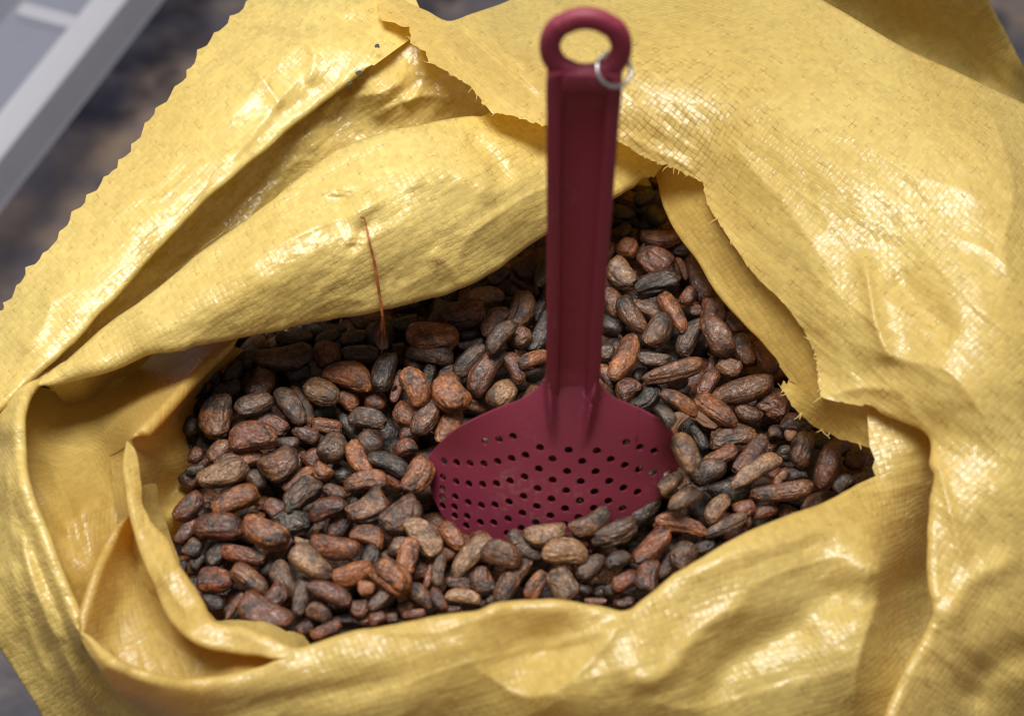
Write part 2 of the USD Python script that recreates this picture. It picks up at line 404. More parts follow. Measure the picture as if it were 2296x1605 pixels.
TEETH = [(-60, 752), (-12, 705), (5, 680), (38, 640), (63, 600), (99, 556), (132, 520), (161, 477), (197, 438), (231, 397), (262, 359), (294, 318), (323, 277), (349, 241), (385, 195), (419, 154), (445, 113), (477, 72), (515, 34), (561, 0), (600, -45)]
cloth('serrated_flap', [(scallop(TEETH, 9), False, 0), ([(600, -45), (620, -70), (900, -70), (960, 60), (890, 110), (835, 150)], False, 0),
      ([(835, 150), (770, 190), (722, 226), (664, 274), (602, 327), (520, 395), (433, 477), (347, 568), (231, 693), (159, 770)], True, 0.0022),
      ([(159, 770), (131, 795), (60, 855), (0, 912), (-60, 955), (-60, 752)], True, 0.002)],
      [(-60, 752, .02), (5, 680, .03), (99, 556, .04), (197, 438, .05), (294, 318, .055), (385, 195, .06), (477, 72, .062), (561, 0, .06), (835, 150, .08), (722, 226, .07), (602, 327, .064), (433, 477, .058), (347, 568, .052), (231, 693, .046), (159, 770, .04), (60, 855, .034), (-40, 930, .025), (600, 180, .076), (450, 330, .068), (300, 500, .06), (150, 670, .048), (700, 40, .08), (840, 0, .08), (920, 60, .078), (60, 760, .038), (620, -60, .05)],
      44, M_flap, wr=0.9, seed=23, drop=0.012, label='outer flap with a zigzag cut edge',
      ridges=[([(560, 30), (640, 60), (760, 50), (850, 75)], -.005, 26, 'g'), ([(500, 120), (560, 150), (640, 250)], .004, 14, 'c'), ([(250, 440), (340, 420), (420, 300)], .003, 12, 'c'), ([(120, 640), (90, 740), (40, 800)], .004, 14, 'c'), ([(690, 150), (610, 250), (500, 380)], .003, 10, 'c'), ([(640, 60), (700, 110), (690, 200)], .004, 12, 'c')])

# outer left side, and the pocket to the right of its crest
cloth('side_panel', [([(-70, 870), (0, 890), (131, 780), (150, 810)], False, 0), ([(150, 810), (108, 838), (80, 858), (56, 893), (45, 930), (43, 961), (46, 1020), (53, 1080), (68, 1130), (90, 1180), (130, 1290), (160, 1360), (186, 1418)], True, 0.0028),
      ([(186, 1418), (230, 1480), (420, 1560), (520, 1700), (120, 1700)], False, 0), ([(120, 1700), (90, 1605), (46, 1533), (0, 1462), (-70, 1370), (-70, 870)], True, 0.002)],
      [(-70, 1000, .0), (-60, 880, .008), (0, 905, .022), (0, 1000, .020), (0, 1150, .016), (-20, 1400, -.012), (150, 810, .030), (80, 858, .034), (51, 899, .038), (43, 961, .040), (51, 1076, .038), (88, 1175, .032), (130, 1290, .024), (186, 1418, .014),
       (20, 960, .034), (20, 1080, .030), (60, 1300, .012), (86, 1605, -.05), (200, 1605, -.05), (46, 1533, -.036), (0, 1462, -.024), (143, 1420, .004), (250, 1560, -.035), (420, 1620, -.06), (120, 1450, -.012), (60, 1380, -.004)],
      -62, M_crisp, wr=0.8, seed=24, fine=1.6, label='outer left side of the sack with crinkled seam',
      ridges=[([(70, 1160), (74, 1219), (120, 1340), (189, 1488), (330, 1640)], -.010, 9, 'c'), ([(40, 1160), (60, 1260), (110, 1400), (160, 1500), (260, 1640)], .008, 8, 'c'), ([(20, 1240), (60, 1400), (130, 1560)], .005, 10, 'c'), ([(14, 1000), (20, 1150), (40, 1260)], .005, 10, 'c')])
cloth('pocket', [([(60, 790), (180, 760), (250, 750), (545, 745)], False, 0), ([(545, 745), (509, 778), (446, 836), (412, 872), (345, 945), (296, 992)], True, 0.003),
      ([(296, 992), (306, 1060), (345, 1180), (340, 1300), (300, 1420), (200, 1440), (150, 1380), (100, 1260), (50, 1140), (15, 1040), (12, 930), (60, 790)], False, 0)],
      [(60, 800, -.006), (180, 770, -.004), (509, 778, .026), (446, 836, .030), (389, 885, .034), (300, 985, .042), (400, 800, -.004), (300, 780, -.012), (280, 860, -.010), (370, 850, .010), (140, 880, -.012), (60, 940, .006), (100, 960, -.006), (60, 1060, .006), (140, 1040, -.002), (189, 1145, .012), (110, 1180, .006), (170, 1250, .012), (220, 1290, .006), (240, 1000, .004), (180, 950, -.006), (270, 1090, .010), (300, 1250, -.006), (200, 1420, -.012), (300, 1400, -.02), (140, 1340, .0)],
      -62, M_plain, wr=0.6, seed=34, fine=0.8, label='pocket between the left folds',
      ridges=[([(130, 1200), (190, 1140), (250, 1110)], .004, 26, 'g'), ([(90, 1000), (150, 1120), (190, 1270)], -.003, 16, 'g')])
cloth('small_fold', [([(292, 1150), (272, 1180), (229, 1259), (200, 1345), (178, 1421)], True, 0.0025), ([(178, 1421), (190, 1450), (252, 1520), (406, 1560), (560, 1530), (640, 1486), (560, 1449), (470, 1421), (408, 1368), (352, 1270), (308, 1170), (292, 1150)], False, 0)],
      [(292, 1150, .034), (229, 1259, .030), (200, 1345, .028), (178, 1421, .026), (300, 1230, .008), (330, 1330, .004), (380, 1420, .008), (260, 1370, .010), (230, 1420, .012), (420, 1470, .010), (560, 1480, .022), (252, 1510, .006), (406, 1555, .006), (640, 1486, .022), (352, 1270, -.004), (408, 1368, .0), (560, 1449, .014)],
      -70, M_plain, wr=0.6, seed=35, fine=.9, label='small hollow fold inside the lower left rim',
      ridges=[([(330, 1390), (390, 1450), (470, 1490)], .004, 14, 'c')])

cloth('inner_wall', [([(515, 772), (446, 836), (412, 872), (345, 945), (294, 990), (285, 1040), (300, 1130), (360, 1210), (430, 1250), (470, 1150), (480, 1030), (490, 900), (560, 790), (515, 772)], False, 0)],
      [(515, 772, .024), (412, 874, .026), (345, 947, .032), (292, 992, .038), (285, 1040, .038), (300, 1130, .030), (360, 1210, -.004), (345, 1130, .008), (380, 1120, -.012), (412, 920, -.002), (409, 1030, -.004), (395, 1133, -.004), (480, 1030, -.05), (490, 900, -.05), (460, 1200, -.05), (560, 790, -.01), (340, 1030, .018), (360, 960, .018)],
      -75, M_plain, wr=0.9, seed=25, label='inner wall of the sack going down into the beans')

# the thick flap over the back of the mouth
cloth('thick_flap', [([(80, 862), (200, 828), (300, 803), (400, 788), (500, 775), (700, 735), (920, 690), (1000, 668), (1040, 655), (1120, 610), (1225, 540), (1372, 447), (1464, 402)], True, 0.0045),
      ([(1464, 402), (1500, 350), (1460, 290), (1380, 250), (1240, 235), (1105, 238)], False, 0),
      ([(1105, 238), (1051, 240), (944, 257), (858, 274), (794, 295), (730, 325), (687, 360), (626, 414), (505, 501), (443, 544), (366, 611), (270, 684), (180, 752), (110, 820), (80, 862)], True, 0.006)],
      [(80, 862, .030), (300, 803, .044), (500, 775, .046), (700, 735, .046), (920, 690, .045), (1040, 655, .043), (1225, 540, .043), (1372, 447, .042), (1464, 402, .037), (1500, 340, .045), (1380, 260, .055), (1240, 240, .06),
       (1105, 240, .075), (944, 257, .085), (794, 295, .085), (687, 360, .082), (505, 501, .068), (366, 611, .056), (270, 684, .046), (160, 775, .036),
       (200, 800, .042), (330, 730, .056), (430, 660, .066), (560, 600, .077), (700, 560, .082), (620, 470, .083), (900, 450, .088), (760, 380, .09), (1050, 400, .084), (1150, 480, .068), (860, 610, .066), (600, 690, .062), (1300, 380, .058), (950, 310, .091), (1100, 300, .083)],
      30, M_flap, wr=0.8, seed=26, drop=0.062, label='thick rolled flap hanging over the back of the beans',  # long drop: unseen underside added to block light from behind the flap
      ridges=[([(160, 775), (300, 690), (443, 580), (600, 460), (740, 360), (900, 300), (1050, 290)], .004, 22, 'g'), ([(760, 420), (770, 490), (830, 540)], -.004, 40, 'g'), ([(880, 420), (960, 380), (1060, 400), (1120, 460)], .004, 36, 'g'), ([(1040, 655), (1010, 600), (960, 560)], .003, 16, 'c'), ([(850, 430), (800, 480), (790, 560)], .003, 30, 'g'), ([(1040, 300), (1100, 350), (1140, 420)], -.004, 22, 'g')])

# torn band and lobe at the right of the mouth, under the big side
cloth('torn_band', [([(1450, 340), (1462, 372), (1484, 462), (1522, 535), (1556, 578), (1604, 655), (1662, 722), (1710, 773), (1745, 818)], True, 0.0015), ([(1745, 818), (1771, 853), (1850, 900), (1890, 860), (1860, 740), (1760, 600), (1660, 470), (1600, 370), (1500, 310), (1450, 340)], False, 0)],
      [(1450, 340, .035), (1462, 372, .030), (1484, 462, .030), (1556, 578, .029), (1662, 722, .028), (1771, 853, .027), (1850, 900, .038), (1834, 836, .042), (1801, 737, .046), (1700, 626, .044), (1643, 549, .046), (1575, 405, .05), (1890, 860, .05), (1760, 600, .055), (1600, 370, .055), (1520, 330, .05)],
      -55, M_plain, wr=0.8, seed=27, label='inner band of the mouth below the torn edge', drop=0.02)
cloth('torn_lobe', [(fray([(1743, 858), (1763, 887), (1780, 916), (1826, 956), (1883, 984), (1957, 1006)], 1.0, 8), False, 0), ([(1957, 1006), (2010, 990), (2000, 890), (1900, 840), (1843, 830), (1805, 790), (1771, 845)], False, 0), (fray([(1771, 845), (1764, 862), (1757, 852), (1752, 866), (1743, 858)], .5, 4), False, 0)],
      [(1743, 858, .028), (1780, 916, .026), (1826, 956, .025), (1883, 984, .026), (1957, 1006, .028), (1771, 845, .026), (1843, 896, .042), (1934, 910, .044), (2000, 890, .046), (1843, 830, .046), (1900, 960, .032), (1805, 790, .04)],
      -40, M_plain, wr=0.8, seed=28, label='torn lobe at the right corner of the mouth')

# front rim
cloth('front_rim', [([(285, 988), (300, 1004), (313, 1040), (320, 1080), (323, 1127), (343, 1165)], True, 0.0015), ([(343, 1165), (375, 1200), (400, 1259), (446, 1336), (477, 1388), (541, 1408), (600, 1428), (667, 1452), (720, 1434), (779, 1414), (878, 1396), (968, 1379), (1102, 1363), (1237, 1357), (1372, 1363), (1417, 1363), (1457, 1334), (1517, 1280), (1591, 1229), (1660, 1189), (1745, 1154), (1860, 1114), (1963, 1067)], True, 0.0035),
      ([(1963, 1067), (1956, 1048), (1962, 1030), (1950, 1000), (1943, 915), (2100, 880), (2200, 1000), (2200, 1700), (520, 1700)], False, 0), ([(520, 1700), (315, 1605), (240, 1540), (200, 1480), (180, 1421), (252, 1488), (330, 1520), (406, 1533), (520, 1512), (600, 1490), (650, 1474)], True, 0.0028), ([(650, 1474), (600, 1470), (520, 1460), (440, 1436), (385, 1395), (345, 1320), (318, 1250), (300, 1190), (290, 1140), (285, 1100), (279, 1041), (285, 988)], True, 0.002)],
      [(285, 990, .040), (317, 1060, .037), (322, 1127, .036), (375, 1200, .036), (446, 1336, .037), (477, 1388, .038), (572, 1427, .039), (667, 1452, .037), (878, 1396, .045), (1102, 1363, .05), (1237, 1357, .05), (1417, 1363, .044), (1517, 1280, .046), (1745, 1154, .046), (1963, 1067, .035),
       (280, 1041, .041), (287, 1110, .040), (300, 1190, .038), (345, 1320, .034), (385, 1395, .033), (520, 1460, .034), (330, 1200, .037), (370, 1290, .038), (420, 1390, .036), (600, 1468, .037), (180, 1421, .026),
       (252, 1488, .030), (406, 1533, .034), (629, 1484, .037), (760, 1432, .041), (189, 1480, .016), (315, 1605, -.02), (430, 1600, .018), (629, 1605, .017), (900, 1480, .042), (900, 1605, .022), (1130, 1470, .034), (1220, 1460, .030), (1330, 1470, .036), (1040, 1450, .046), (1240, 1560, .034), (1200, 1640, .013), (1420, 1480, .04),
       (1600, 1300, .046), (1740, 1240, .047), (1860, 1200, .042), (1880, 1330, .028), (1972, 1280, .034), (1950, 1400, .026), (1925, 1500, .016), (2030, 1300, -.006), (2055, 1180, .008), (2040, 1420, -.012), (2120, 1300, -.03), (1700, 1480, .018), (1560, 1420, .034), (1500, 1605, .018), (1350, 1620, .016), (1700, 1640, -.002), (1900, 1640, -.012), (2050, 1000, .040), (1943, 920, .043), (2010, 1070, .034), (2150, 1450, -.02), (2120, 1660, -.03), (600, 1690, -.012), (1000, 1690, -.005), (1400, 1690, -.002)],
      18, M_cloth, wr=0.8, seed=29, label='rolled front rim of the sack', parent=None,
      ridges=[([(1417, 1366), (1350, 1450), (1282, 1520), (1192, 1562), (1080, 1502), (1026, 1466)], .005, 14, 'c'), ([(1974, 1230), (1969, 1333), (1946, 1413), (1923, 1488), (1915, 1620)], .006, 10, 'c'),
              ([(1480, 1320), (1650, 1240), (1800, 1190), (1930, 1150)], .003, 26, 'g'), ([(1560, 1605), (1640, 1480), (1760, 1420), (1850, 1400)], -.006, 40, 'g'), ([(1380, 1540), (1500, 1500), (1560, 1420), (1700, 1340)], .004, 26, 'g'), ([(302, 1010), (300, 1080), (310, 1160), (350, 1260), (410, 1360), (480, 1410)], .003, 10, 'c'), ([(180, 1640), (420, 1600), (700, 1560), (960, 1500)], -.004, 30, 'g')])

# the big right side with its ragged edge
RAG1 = [(846, -70), (848, 0), (850, 30), (858, 47), (892, 56), (918, 64), (920, 98), (952, 116), (961, 141), (1004, 163), (1055, 193), (1081, 231), (1106, 255), (1149, 259), (1179, 270), (1224, 284), (1300, 300), (1390, 318), (1430, 345), (1460, 361), (1517, 380), (1561, 402), (1576, 409)]
RAG2 = [(1576, 409), (1585, 457), (1619, 510), (1643, 549), (1667, 583), (1700, 626), (1748, 669), (1773, 698), (1806, 745), (1826, 790), (1834, 836), (1838, 889), (1850, 895), (1934, 910)]
cloth('outer_panel', [(fray(RAG1, 1.8, 7, 5), False, 0), (fray(RAG2, 1.0, 9, 6), False, 0), ([(1934, 910), (2010, 945), (2077, 984), (2087, 1040), (2082, 1121), (2086, 1259), (2090, 1402), (2040, 1505), (1995, 1620), (1985, 1700)], True, 0.003),
      ([(1985, 1700), (2400, 1700), (2400, 262)], False, 0), ([(2400, 262), (2296, 207), (2182, 154), (2037, 87), (1883, 0), (1760, -70)], True, 0.006), ([(1760, -70), (1250, -70)], False, 0), ([(1250, -70), (1128, 0), (1060, 24), (1008, 41), (960, 20), (914, 0), (880, -30), (846, -70)], True, 0.002)],
      [(846, -60, .085), (850, 30, .086), (922, 98, .09), (1004, 163, .09), (1106, 255, .093), (1224, 284, .088), (1008, 41, .086), (1090, 130, .09), (1128, 0, .07), (1250, -60, .06), (1300, 100, .085), (1200, 60, .08), (1330, 300, .072), (1400, 270, .075), (1460, 345, .062), (1576, 409, .058), (1643, 549, .055), (1700, 626, .054), (1806, 745, .054), (1834, 836, .05), (1845, 893, .048), (1934, 910, .05), (2077, 984, .052), (2082, 1121, .048), (2088, 1402, .028), (1995, 1620, .008),
       (1650, 420, .068), (1760, 560, .07), (1860, 720, .068), (1700, 200, .092), (1500, 200, .082), (1760, -60, .075), (1883, 0, .085), (2037, 87, .088), (2182, 154, .088), (2296, 207, .084), (2400, 262, .078), (1900, 200, .10), (2100, 300, .106), (2220, 350, .108), (2270, 600, .097), (2296, 800, .083), (2150, 700, .092), (2020, 560, .088), (1950, 380, .10), (2000, 800, .07), (2110, 900, .072), (2296, 1100, .052), (2180, 1250, .038), (2296, 1500, -.002), (2150, 1605, -.012), (2390, 1605, -.04), (2390, 1000, .05), (2390, 500, .085), (2160, 1080, .054)],
      -40, M_thin, wr=0.7, seed=30, label='outer side of the sack with a ragged edge',
      ridges=[([(1008, 41), (1080, 110), (1160, 180), (1230, 250)], -.006, 12, 'c'), ([(960, 60), (1020, 120), (1100, 200), (1180, 250)], .004, 10, 'c'), ([(1390, 290), (1460, 335), (1520, 362), (1570, 395)], .004, 9, 'c'), ([(1610, 290), (1740, 440), (1830, 560), (1900, 660)], .004, 20, 'c'), ([(1935, 550), (1950, 650), (1975, 760), (2010, 820)], .009, 13, 'c'), ([(2000, 600), (2060, 680), (2150, 760)], -.004, 30, 'g'),
              ([(1900, 760), (2000, 800), (2117, 830), (2203, 927), (2240, 1010)], .005, 18, 'c'), ([(2077, 984), (2110, 1070), (2140, 1180), (2170, 1300)], .005, 12, 'c'), ([(1840, 890), (1930, 870), (2010, 880), (2070, 960)], .004, 12, 'c'), ([(2190, 200), (2250, 330), (2270, 450), (2250, 560), (2290, 700)], .004, 18, 'c'), ([(2120, 1420), (2180, 1300), (2300, 1250)], .004, 30, 'g'), ([(1180, 80), (1230, 160), (1240, 240)], -.004, 30, 'g'),
              ([(1090, 50), (1130, 120), (1200, 150)], .005, 10, 'c'), ([(2160, 1600), (2220, 1500), (2350, 1450)], -.006, 40, 'g')])

# frayed tape ends along the torn edges
rng = np.random.default_rng(91); fv, ff, nv = [], [], 0
for line, sheet, cnt in ((RAG1[3:], 'outer_panel', 26), (RAG2, 'outer_panel', 13), ([(1743, 858), (1780, 916), (1826, 956), (1883, 984), (1957, 1006)], 'torn_lobe', 9)):
    l = smooth_line(line, 3, False)
    for _ in range(cnt):
        k = int(rng.integers(1, len(l) - 1)); q = l[k]
        if 1224 < q[0] < 1392 and q[1] < 330: continue
        t_ = l[min(k + 2, len(l) - 1)] - l[max(k - 2, 0)]; t_ /= np.linalg.norm(t_) + 1e-9
        a_ = math.atan2(-t_[0], t_[1]) + (math.pi if sheet != 'serrated_flap' else math.pi) + rng.normal(0, 1.0)
        n_ = np.array([math.cos(a_), math.sin(a_)])
        ln = 3 + rng.gamma(1.3, 6) if sheet != 'serrated_flap' else rng.uniform(4, 9)
        z_ = SHEETS[sheet][1](q[:1], q[1:2])[0] + .0006
        pts_ = [at(*(q - n_ * 3), z_), at(*(q + n_ * ln * .5 + rng.normal(0, 1.2, 2)), z_ + .0008), at(*(q + n_ * ln + rng.normal(0, 3, 2)), z_ - rng.uniform(-.001, .003))]
        v_, f_ = tube(pts_, [.00035, .0003, .00012], 4)
        fv.append(v_); ff.append(f_ + nv); nv += len(v_)
tag(obj('frayed_threads', (np.vstack(fv), np.vstack(ff)), M_thin, sack, True, np.zeros((nv, 2))), 'short frayed tape ends along the torn edges', kind='stuff')

# the body of the sack below the mouth, seen only from other sides
prof = [(0.02, FLOOR_Z), (0.17, FLOOR_Z + .004), (0.205, FLOOR_Z + .05), (0.215, FLOOR_Z + .16), (0.205, -0.16), (0.203, -0.07), (0.202, -0.03), (0.198, -0.029)]
th = np.linspace(0, 2 * math.pi, 97)[:-1]
vb, fb, ub = [], [], []
for i, (r, z) in enumerate(prof):
    for t in th:
        zz = z + (0.075 * np.clip((math.sin(t) - .35) / .5, 0, 1) if i == len(prof) - 1 else 0)
        k = 1 + 0.03 * math.sin(5 * t + 3 * z) + 0.015 * math.sin(11 * t + 1)
        vb.append((0.015 + r * k * math.cos(t) * 1.02, -0.012 + r * k * math.sin(t) * .95, zz)); ub.append((r * t, z))
for i in range(len(prof) - 1):
    for j in range(96):
        a, b = i * 96 + j, i * 96 + (j + 1) % 96
        fb += [[a, b, b + 96], [a, b + 96, a + 96]]
obj('body', (np.array(vb), np.array(fb)), M_thin, sack, True, np.array(ub))

# ---------------------------------------------------------------- the scoop
NECK = at(1283, 880, 0.058)
RING = at(1313, 107, 0.244)
AX = RING - NECK; HLEN = np.linalg.norm(AX); AX /= HLEN
view = -(NECK * .5 + RING * .5 - CAM); view /= np.linalg.norm(view)
NF = view - AX * (view @ AX); NF /= np.linalg.norm(NF)         # the side of the handle that faces us
XS = np.cross(AX, NF); XS = -XS if XS[0] < 0 else XS
N = {'g': ('geometry', {}), 'n': ('noise_texture', {'scale': 38.0, 'detail': 5.0, 'roughness': 0.65}), 'r': ('rgb_ramp', ramp(0.52, 0.78)),
     'n2': ('noise_texture', {'scale': 420.0, 'detail': 3.0}), 'r2': ('rgb_ramp', ramp(0.45, 0.7)), 'd': ('math', {'math_type': 'multiply'}), 'd2': ('math', {'math_type': 'multiply', 'value2': 0.5}),
     'm': ('mix', {'color1': (0.185, 0.019, 0.042), 'color2': (0.30, 0.17, 0.13)}), 'rg': ('rgb_ramp', {'ramp': [(0.3, (.48, .48, .48)), (0.7, (.62, .62, .62))]}),
     'b': ('bump', {'strength': 0.12, 'distance': 0.0005}), 'p': ('principled_bsdf', {'roughness': 0.42, 'subsurface_weight': 0.12, 'subsurface_scale': 0.004, 'subsurface_radius': (1.0, .2, .3)})}
M_scoop = material('maroon_plastic', N, [('g.position', 'n.vector'), ('g.position', 'n2.vector'), ('n.fac', 'r.fac'), ('n2.fac', 'r2.fac'), ('r.color', 'd.value1'), ('r2.color', 'd.value2'), ('d.value', 'd2.value1'),
     ('d2.value', 'm.fac'), ('m.color', 'p.base_color'), ('n.fac', 'rg.fac'), ('rg.color', 'p.roughness'), ('n2.fac', 'b.height'), ('b.normal', 'p.normal')], surface='p.BSDF')
scoop = thing('perforated_scoop', 'maroon plastic perforated scoop standing upright in the cocoa beans', 'scoop')

# blade: a curved, pierced plate, traced on the surface NECK + a X + b down - K a^2 N
YAW = math.radians(3)
XB = XS * math.cos(YAW) + NF * math.sin(YAW)
NB0 = np.cross(XB, -AX); NB0 = NB0 if NB0 @ view > 0 else -NB0
PITCH = math.radians(27)
DB = -AX * math.cos(PITCH) + NB0 * math.sin(PITCH)
NB = NB0 * math.cos(PITCH) + AX * math.sin(PITCH)
KC, KB = 5.2, 1.2
SM = lambda x: np.clip(x, 0, 1) ** 2 * (3 - 2 * np.clip(x, 0, 1))
def blade_pt(a, b):
    a, b = np.asarray(a, float)[..., None], np.asarray(b, float)[..., None]
    return NECK + a * XB + b * DB - (np.where(a > 0, KC * 1.35, KC) * a * a * (0.25 + 0.75 * SM(b / 0.045)) + KB * np.clip(b - .03, 0, None) ** 2) * NB
def blade_solve(px):
    px = np.array(px, float); q = np.zeros((len(px), 2)); q[:, 0] = (px[:, 0] - 1283) * .0002; q[:, 1] = (px[:, 1] - 880) * .00024
    for _ in range(30):
        e = proj(blade_pt(q[:, 0], q[:, 1])) - px
        h = 1e-5
        ja = (proj(blade_pt(q[:, 0] + h, q[:, 1])) - proj(blade_pt(q[:, 0] - h, q[:, 1]))) / (2 * h)
        jb = (proj(blade_pt(q[:, 0], q[:, 1] + h)) - proj(blade_pt(q[:, 0], q[:, 1] - h))) / (2 * h)
        J = np.stack([ja, jb], -1)
        det = J[:, 0, 0] * J[:, 1, 1] - J[:, 0, 1] * J[:, 1, 0]
        det = np.where(np.abs(det) < 2e6, np.sign(det) * 2e6, det)
        st = np.stack([(J[:, 1, 1] * e[:, 0] - J[:, 0, 1] * e[:, 1]) / det, (-J[:, 1, 0] * e[:, 0] + J[:, 0, 0] * e[:, 1]) / det], -1)
        q -= np.clip(st, -.006, .006) * .8
    return q
OUT = smooth_line([(1224, 842), (1216, 858), (1200, 874), (1172, 893), (1120, 915), (1060, 942), (1015, 968), (982, 998), (963, 1022), (958, 1045), (962, 1078), (972, 1115), (992, 1155), (1020, 1190), (1060, 1222), (1110, 1240), (1180, 1252), (1260, 1246), (1335, 1224), (1408, 1178), (1468, 1125), (1508, 1078), (1522, 1040), (1517, 990), (1502, 958), (1462, 932), (1410, 906), (1378, 891), (1356, 872), (1346, 856), (1342, 842)], 6)
OQ = blade_solve(OUT)
HZ = [(407,775),(490,785),(580,790),(672,793),(763,778),(857,758),(950,735),(1048,682),(1238,697),(1425,703),(1130,758),(1328,775),(1517,762),(1620,650),(1712,683),(1808,708),(1038,827),(1227,843),(1417,845),(1612,803),(1705,833),(1800,855),(1895,865),(682,645),(773,630),(867,610),
 (398,883),(487,912),(572,927),(663,930),(755,925),(846,908),(942,880),(1130,902),(1318,912),(1508,910),(1603,955),(1697,982),(397,960),(481,1013),(567,1050),(655,1070),(745,1067),(839,1047),(935,1010),(1030,958),(1220,972),(1410,980),(1122,1028),(1312,1040),(1502,1042),(1595,1090),
 (395,1018),(475,1080),(560,1143),(648,1183),(738,1185),(833,1160),(928,1122),(1024,1077),(1213,1092),(1115,1140),(1302,1150),(396,1075),(477,1140),(553,1205),(828,1258),(923,1222),(1018,1185),(1210,1197),(398,1130),(476,1190),(1405,1090),(1400,1180)]
HPX = np.array(HZ, float) * .3366 + np.array([858.6, 772.7])
HQ = blade_solve(HPX)
arc = lambda a: 0.5 * a * np.sqrt(1 + (2 * KC * a) ** 2) + np.arcsinh(2 * KC * a) / (4 * KC)
ag = np.linspace(-.13, .13, 801); sg_ = arc(ag)
s2a = lambda s: np.interp(s, sg_, ag)
plate = sg.Polygon(np.stack([arc(OQ[:, 0]), OQ[:, 1]], -1)).buffer(0)
if plate.geom_type != 'Polygon': plate = max(plate.geoms, key=lambda g: g.area)
plate_full = plate
for (a, b) in HQ:
    c = sg.Point(arc(a), b).buffer(0.0019, 10)
    if plate.buffer(-.0022).contains(c.centroid):
        plate = plate.difference(c)
pl = trimesh.creation.extrude_polygon(plate, 0.0019, engine='earcut')
v, f = trimesh.remesh.subdivide_to_size(pl.vertices, pl.faces, 0.0013, max_iter=14)
pl = trimesh.Trimesh(v, f, process=True)
a = s2a(pl.vertices[:, 0]); b = pl.vertices[:, 1]; w = pl.vertices[:, 2]
S0 = blade_pt(a, b); h = 1e-4
nn = np.cross(blade_pt(a + h, b) - blade_pt(a - h, b), blade_pt(a, b + h) - blade_pt(a, b - h)); nn /= np.linalg.norm(nn, axis=1, keepdims=True)
nn *= np.sign((nn @ NB))[:, None]
# the raised spine where the handle runs out on to the blade
rib = (0.0062 * SM(1 - b / 0.028) * (np.exp(-((a + 0.0092 - b * .10) / 0.0021) ** 2) + np.exp(-((a - 0.0092 + b * .10) / 0.0021) ** 2)) + 0.0030 * SM(1 - b / 0.045) * np.exp(-(a / 0.019) ** 2)) * np.where(np.abs(a) < .03, 1, 0)
top = w < 0.00095
pts = S0 - nn * w[:, None] + nn * rib[:, None]
pl = trimesh.Trimesh(pts, pl.faces, process=False); pl.fix_normals()
obj('blade', pl, M_scoop, scoop, smooth=50)

# handle: a channel with two rounded side ribs, widening towards the ring
def hprof(hw, depth, web, r=0.0022):
    """Closed cross-section (x, n): ribs at both sides, the web set back by depth - web."""
    P_ = [(-hw, -depth), (-hw, -.001), (-hw + .0012, 0), (-hw + .0038, 0), (-hw + .0056, -.0008), (-hw + .0066, -web), (hw - .0066, -web), (hw - .0056, -.0008), (hw - .0038, 0), (hw - .0012, 0), (hw, -.001), (hw, -depth)]
    return np.array(P_)
rows = [(-0.013, .0106, .005, .0014), (-0.007, .0112, .0065, .0022), (0.002, .0118, .0085, .0028), (0.014, .0119, .009, .0042), (0.04, .0121, .009, .0046), (0.08, .0126, .009, .0046), (0.12, .0134, .009, .0046), (HLEN - .030, .0141, .009, .0046), (HLEN - .0225, .0144, .009, .0030), (HLEN - .0195, .0145, .009, .0006), (HLEN - .0165, .0145, .009, -.0004), (HLEN - .0125, .0144, .0085, -.0004), (HLEN - .0098, .0128, .0075, -.0002)]
dens = []
for r0, r1 in zip(rows[:-1], rows[1:]):
    n = max(1, int((r1[0] - r0[0]) / .004))
    dens += [tuple(np.array(r0) + (np.array(r1) - np.array(r0)) * k / n) for k in range(n)]
dens.append(rows[-1])
hv, hf = [], []
for (t, hw, dp, web) in dens:
    sect = hprof(hw, dp, web)
    c, xa, na = NECK + AX * t + NF * 0.004, XS, NF
    k_ = np.clip(-t / .012, 0, 1)
    na = NF * (1 - k_) + NB * k_; na /= np.linalg.norm(na)
    if t < 0:                                   # runs out into the blade
        c = NECK + DB * -t + na * (0.004 - 0.0058 * (-t / .013))
    for x_, n_ in sect: hv.append(c + xa * x_ + na * n_)
m_ = 12
for i in range(len(dens) - 1):
    for k in range(m_):
        p_, q_ = i * m_ + k, i * m_ + (k + 1) % m_
        hf += [[p_, q_, q_ + m_], [p_, q_ + m_, p_ + m_]]
for off in (0, (len(dens) - 1) * m_):
    ids = [off + k for k in range(m_)]
    hf += [[ids[0], ids[k], ids[k + 1]] for k in range(1, m_ - 1)]
hm = trimesh.Trimesh(np.array(hv), np.array(hf), process=False); hm.fix_normals()
hm = trimesh.Trimesh(*trimesh.remesh.subdivide(hm.vertices, hm.faces), process=True)
obj('handle', hm, M_scoop, scoop, smooth=40)
# hanging eye: a flattened ring
RC = RING + NF * -0.0005
mr, tr_ = 0.0129, 0.0041
pr, pf = [], []
for i in range(72):
    t = 2 * math.pi * i / 72
    d = XS * math.cos(t) + AX * math.sin(t)
    for k in range(16):
        u = 2 * math.pi * k / 16
        sq = 1 / (abs(math.cos(u)) ** 3 + abs(math.sin(u)) ** 3) ** (1 / 3)
        pr.append(RC + d * (mr * (1.04 if abs(math.cos(t)) > .7 else 1.0) + tr_ * math.cos(u) * sq) + NF * tr_ * 0.85 * math.sin(u) * sq)
for i in range(72):
    for k in range(16):
        p_, q_ = i * 16 + k, i * 16 + (k + 1) % 16
        r_, s_ = ((i + 1) % 72) * 16 + k, ((i + 1) % 72) * 16 + (k + 1) % 16
        pf += [[p_, r_, s_], [p_, s_, q_]]
rm = trimesh.Trimesh(np.array(pr), np.array(pf), process=False); rm.fix_normals()
obj('hanging_eye', rm, M_scoop, scoop, smooth=True)

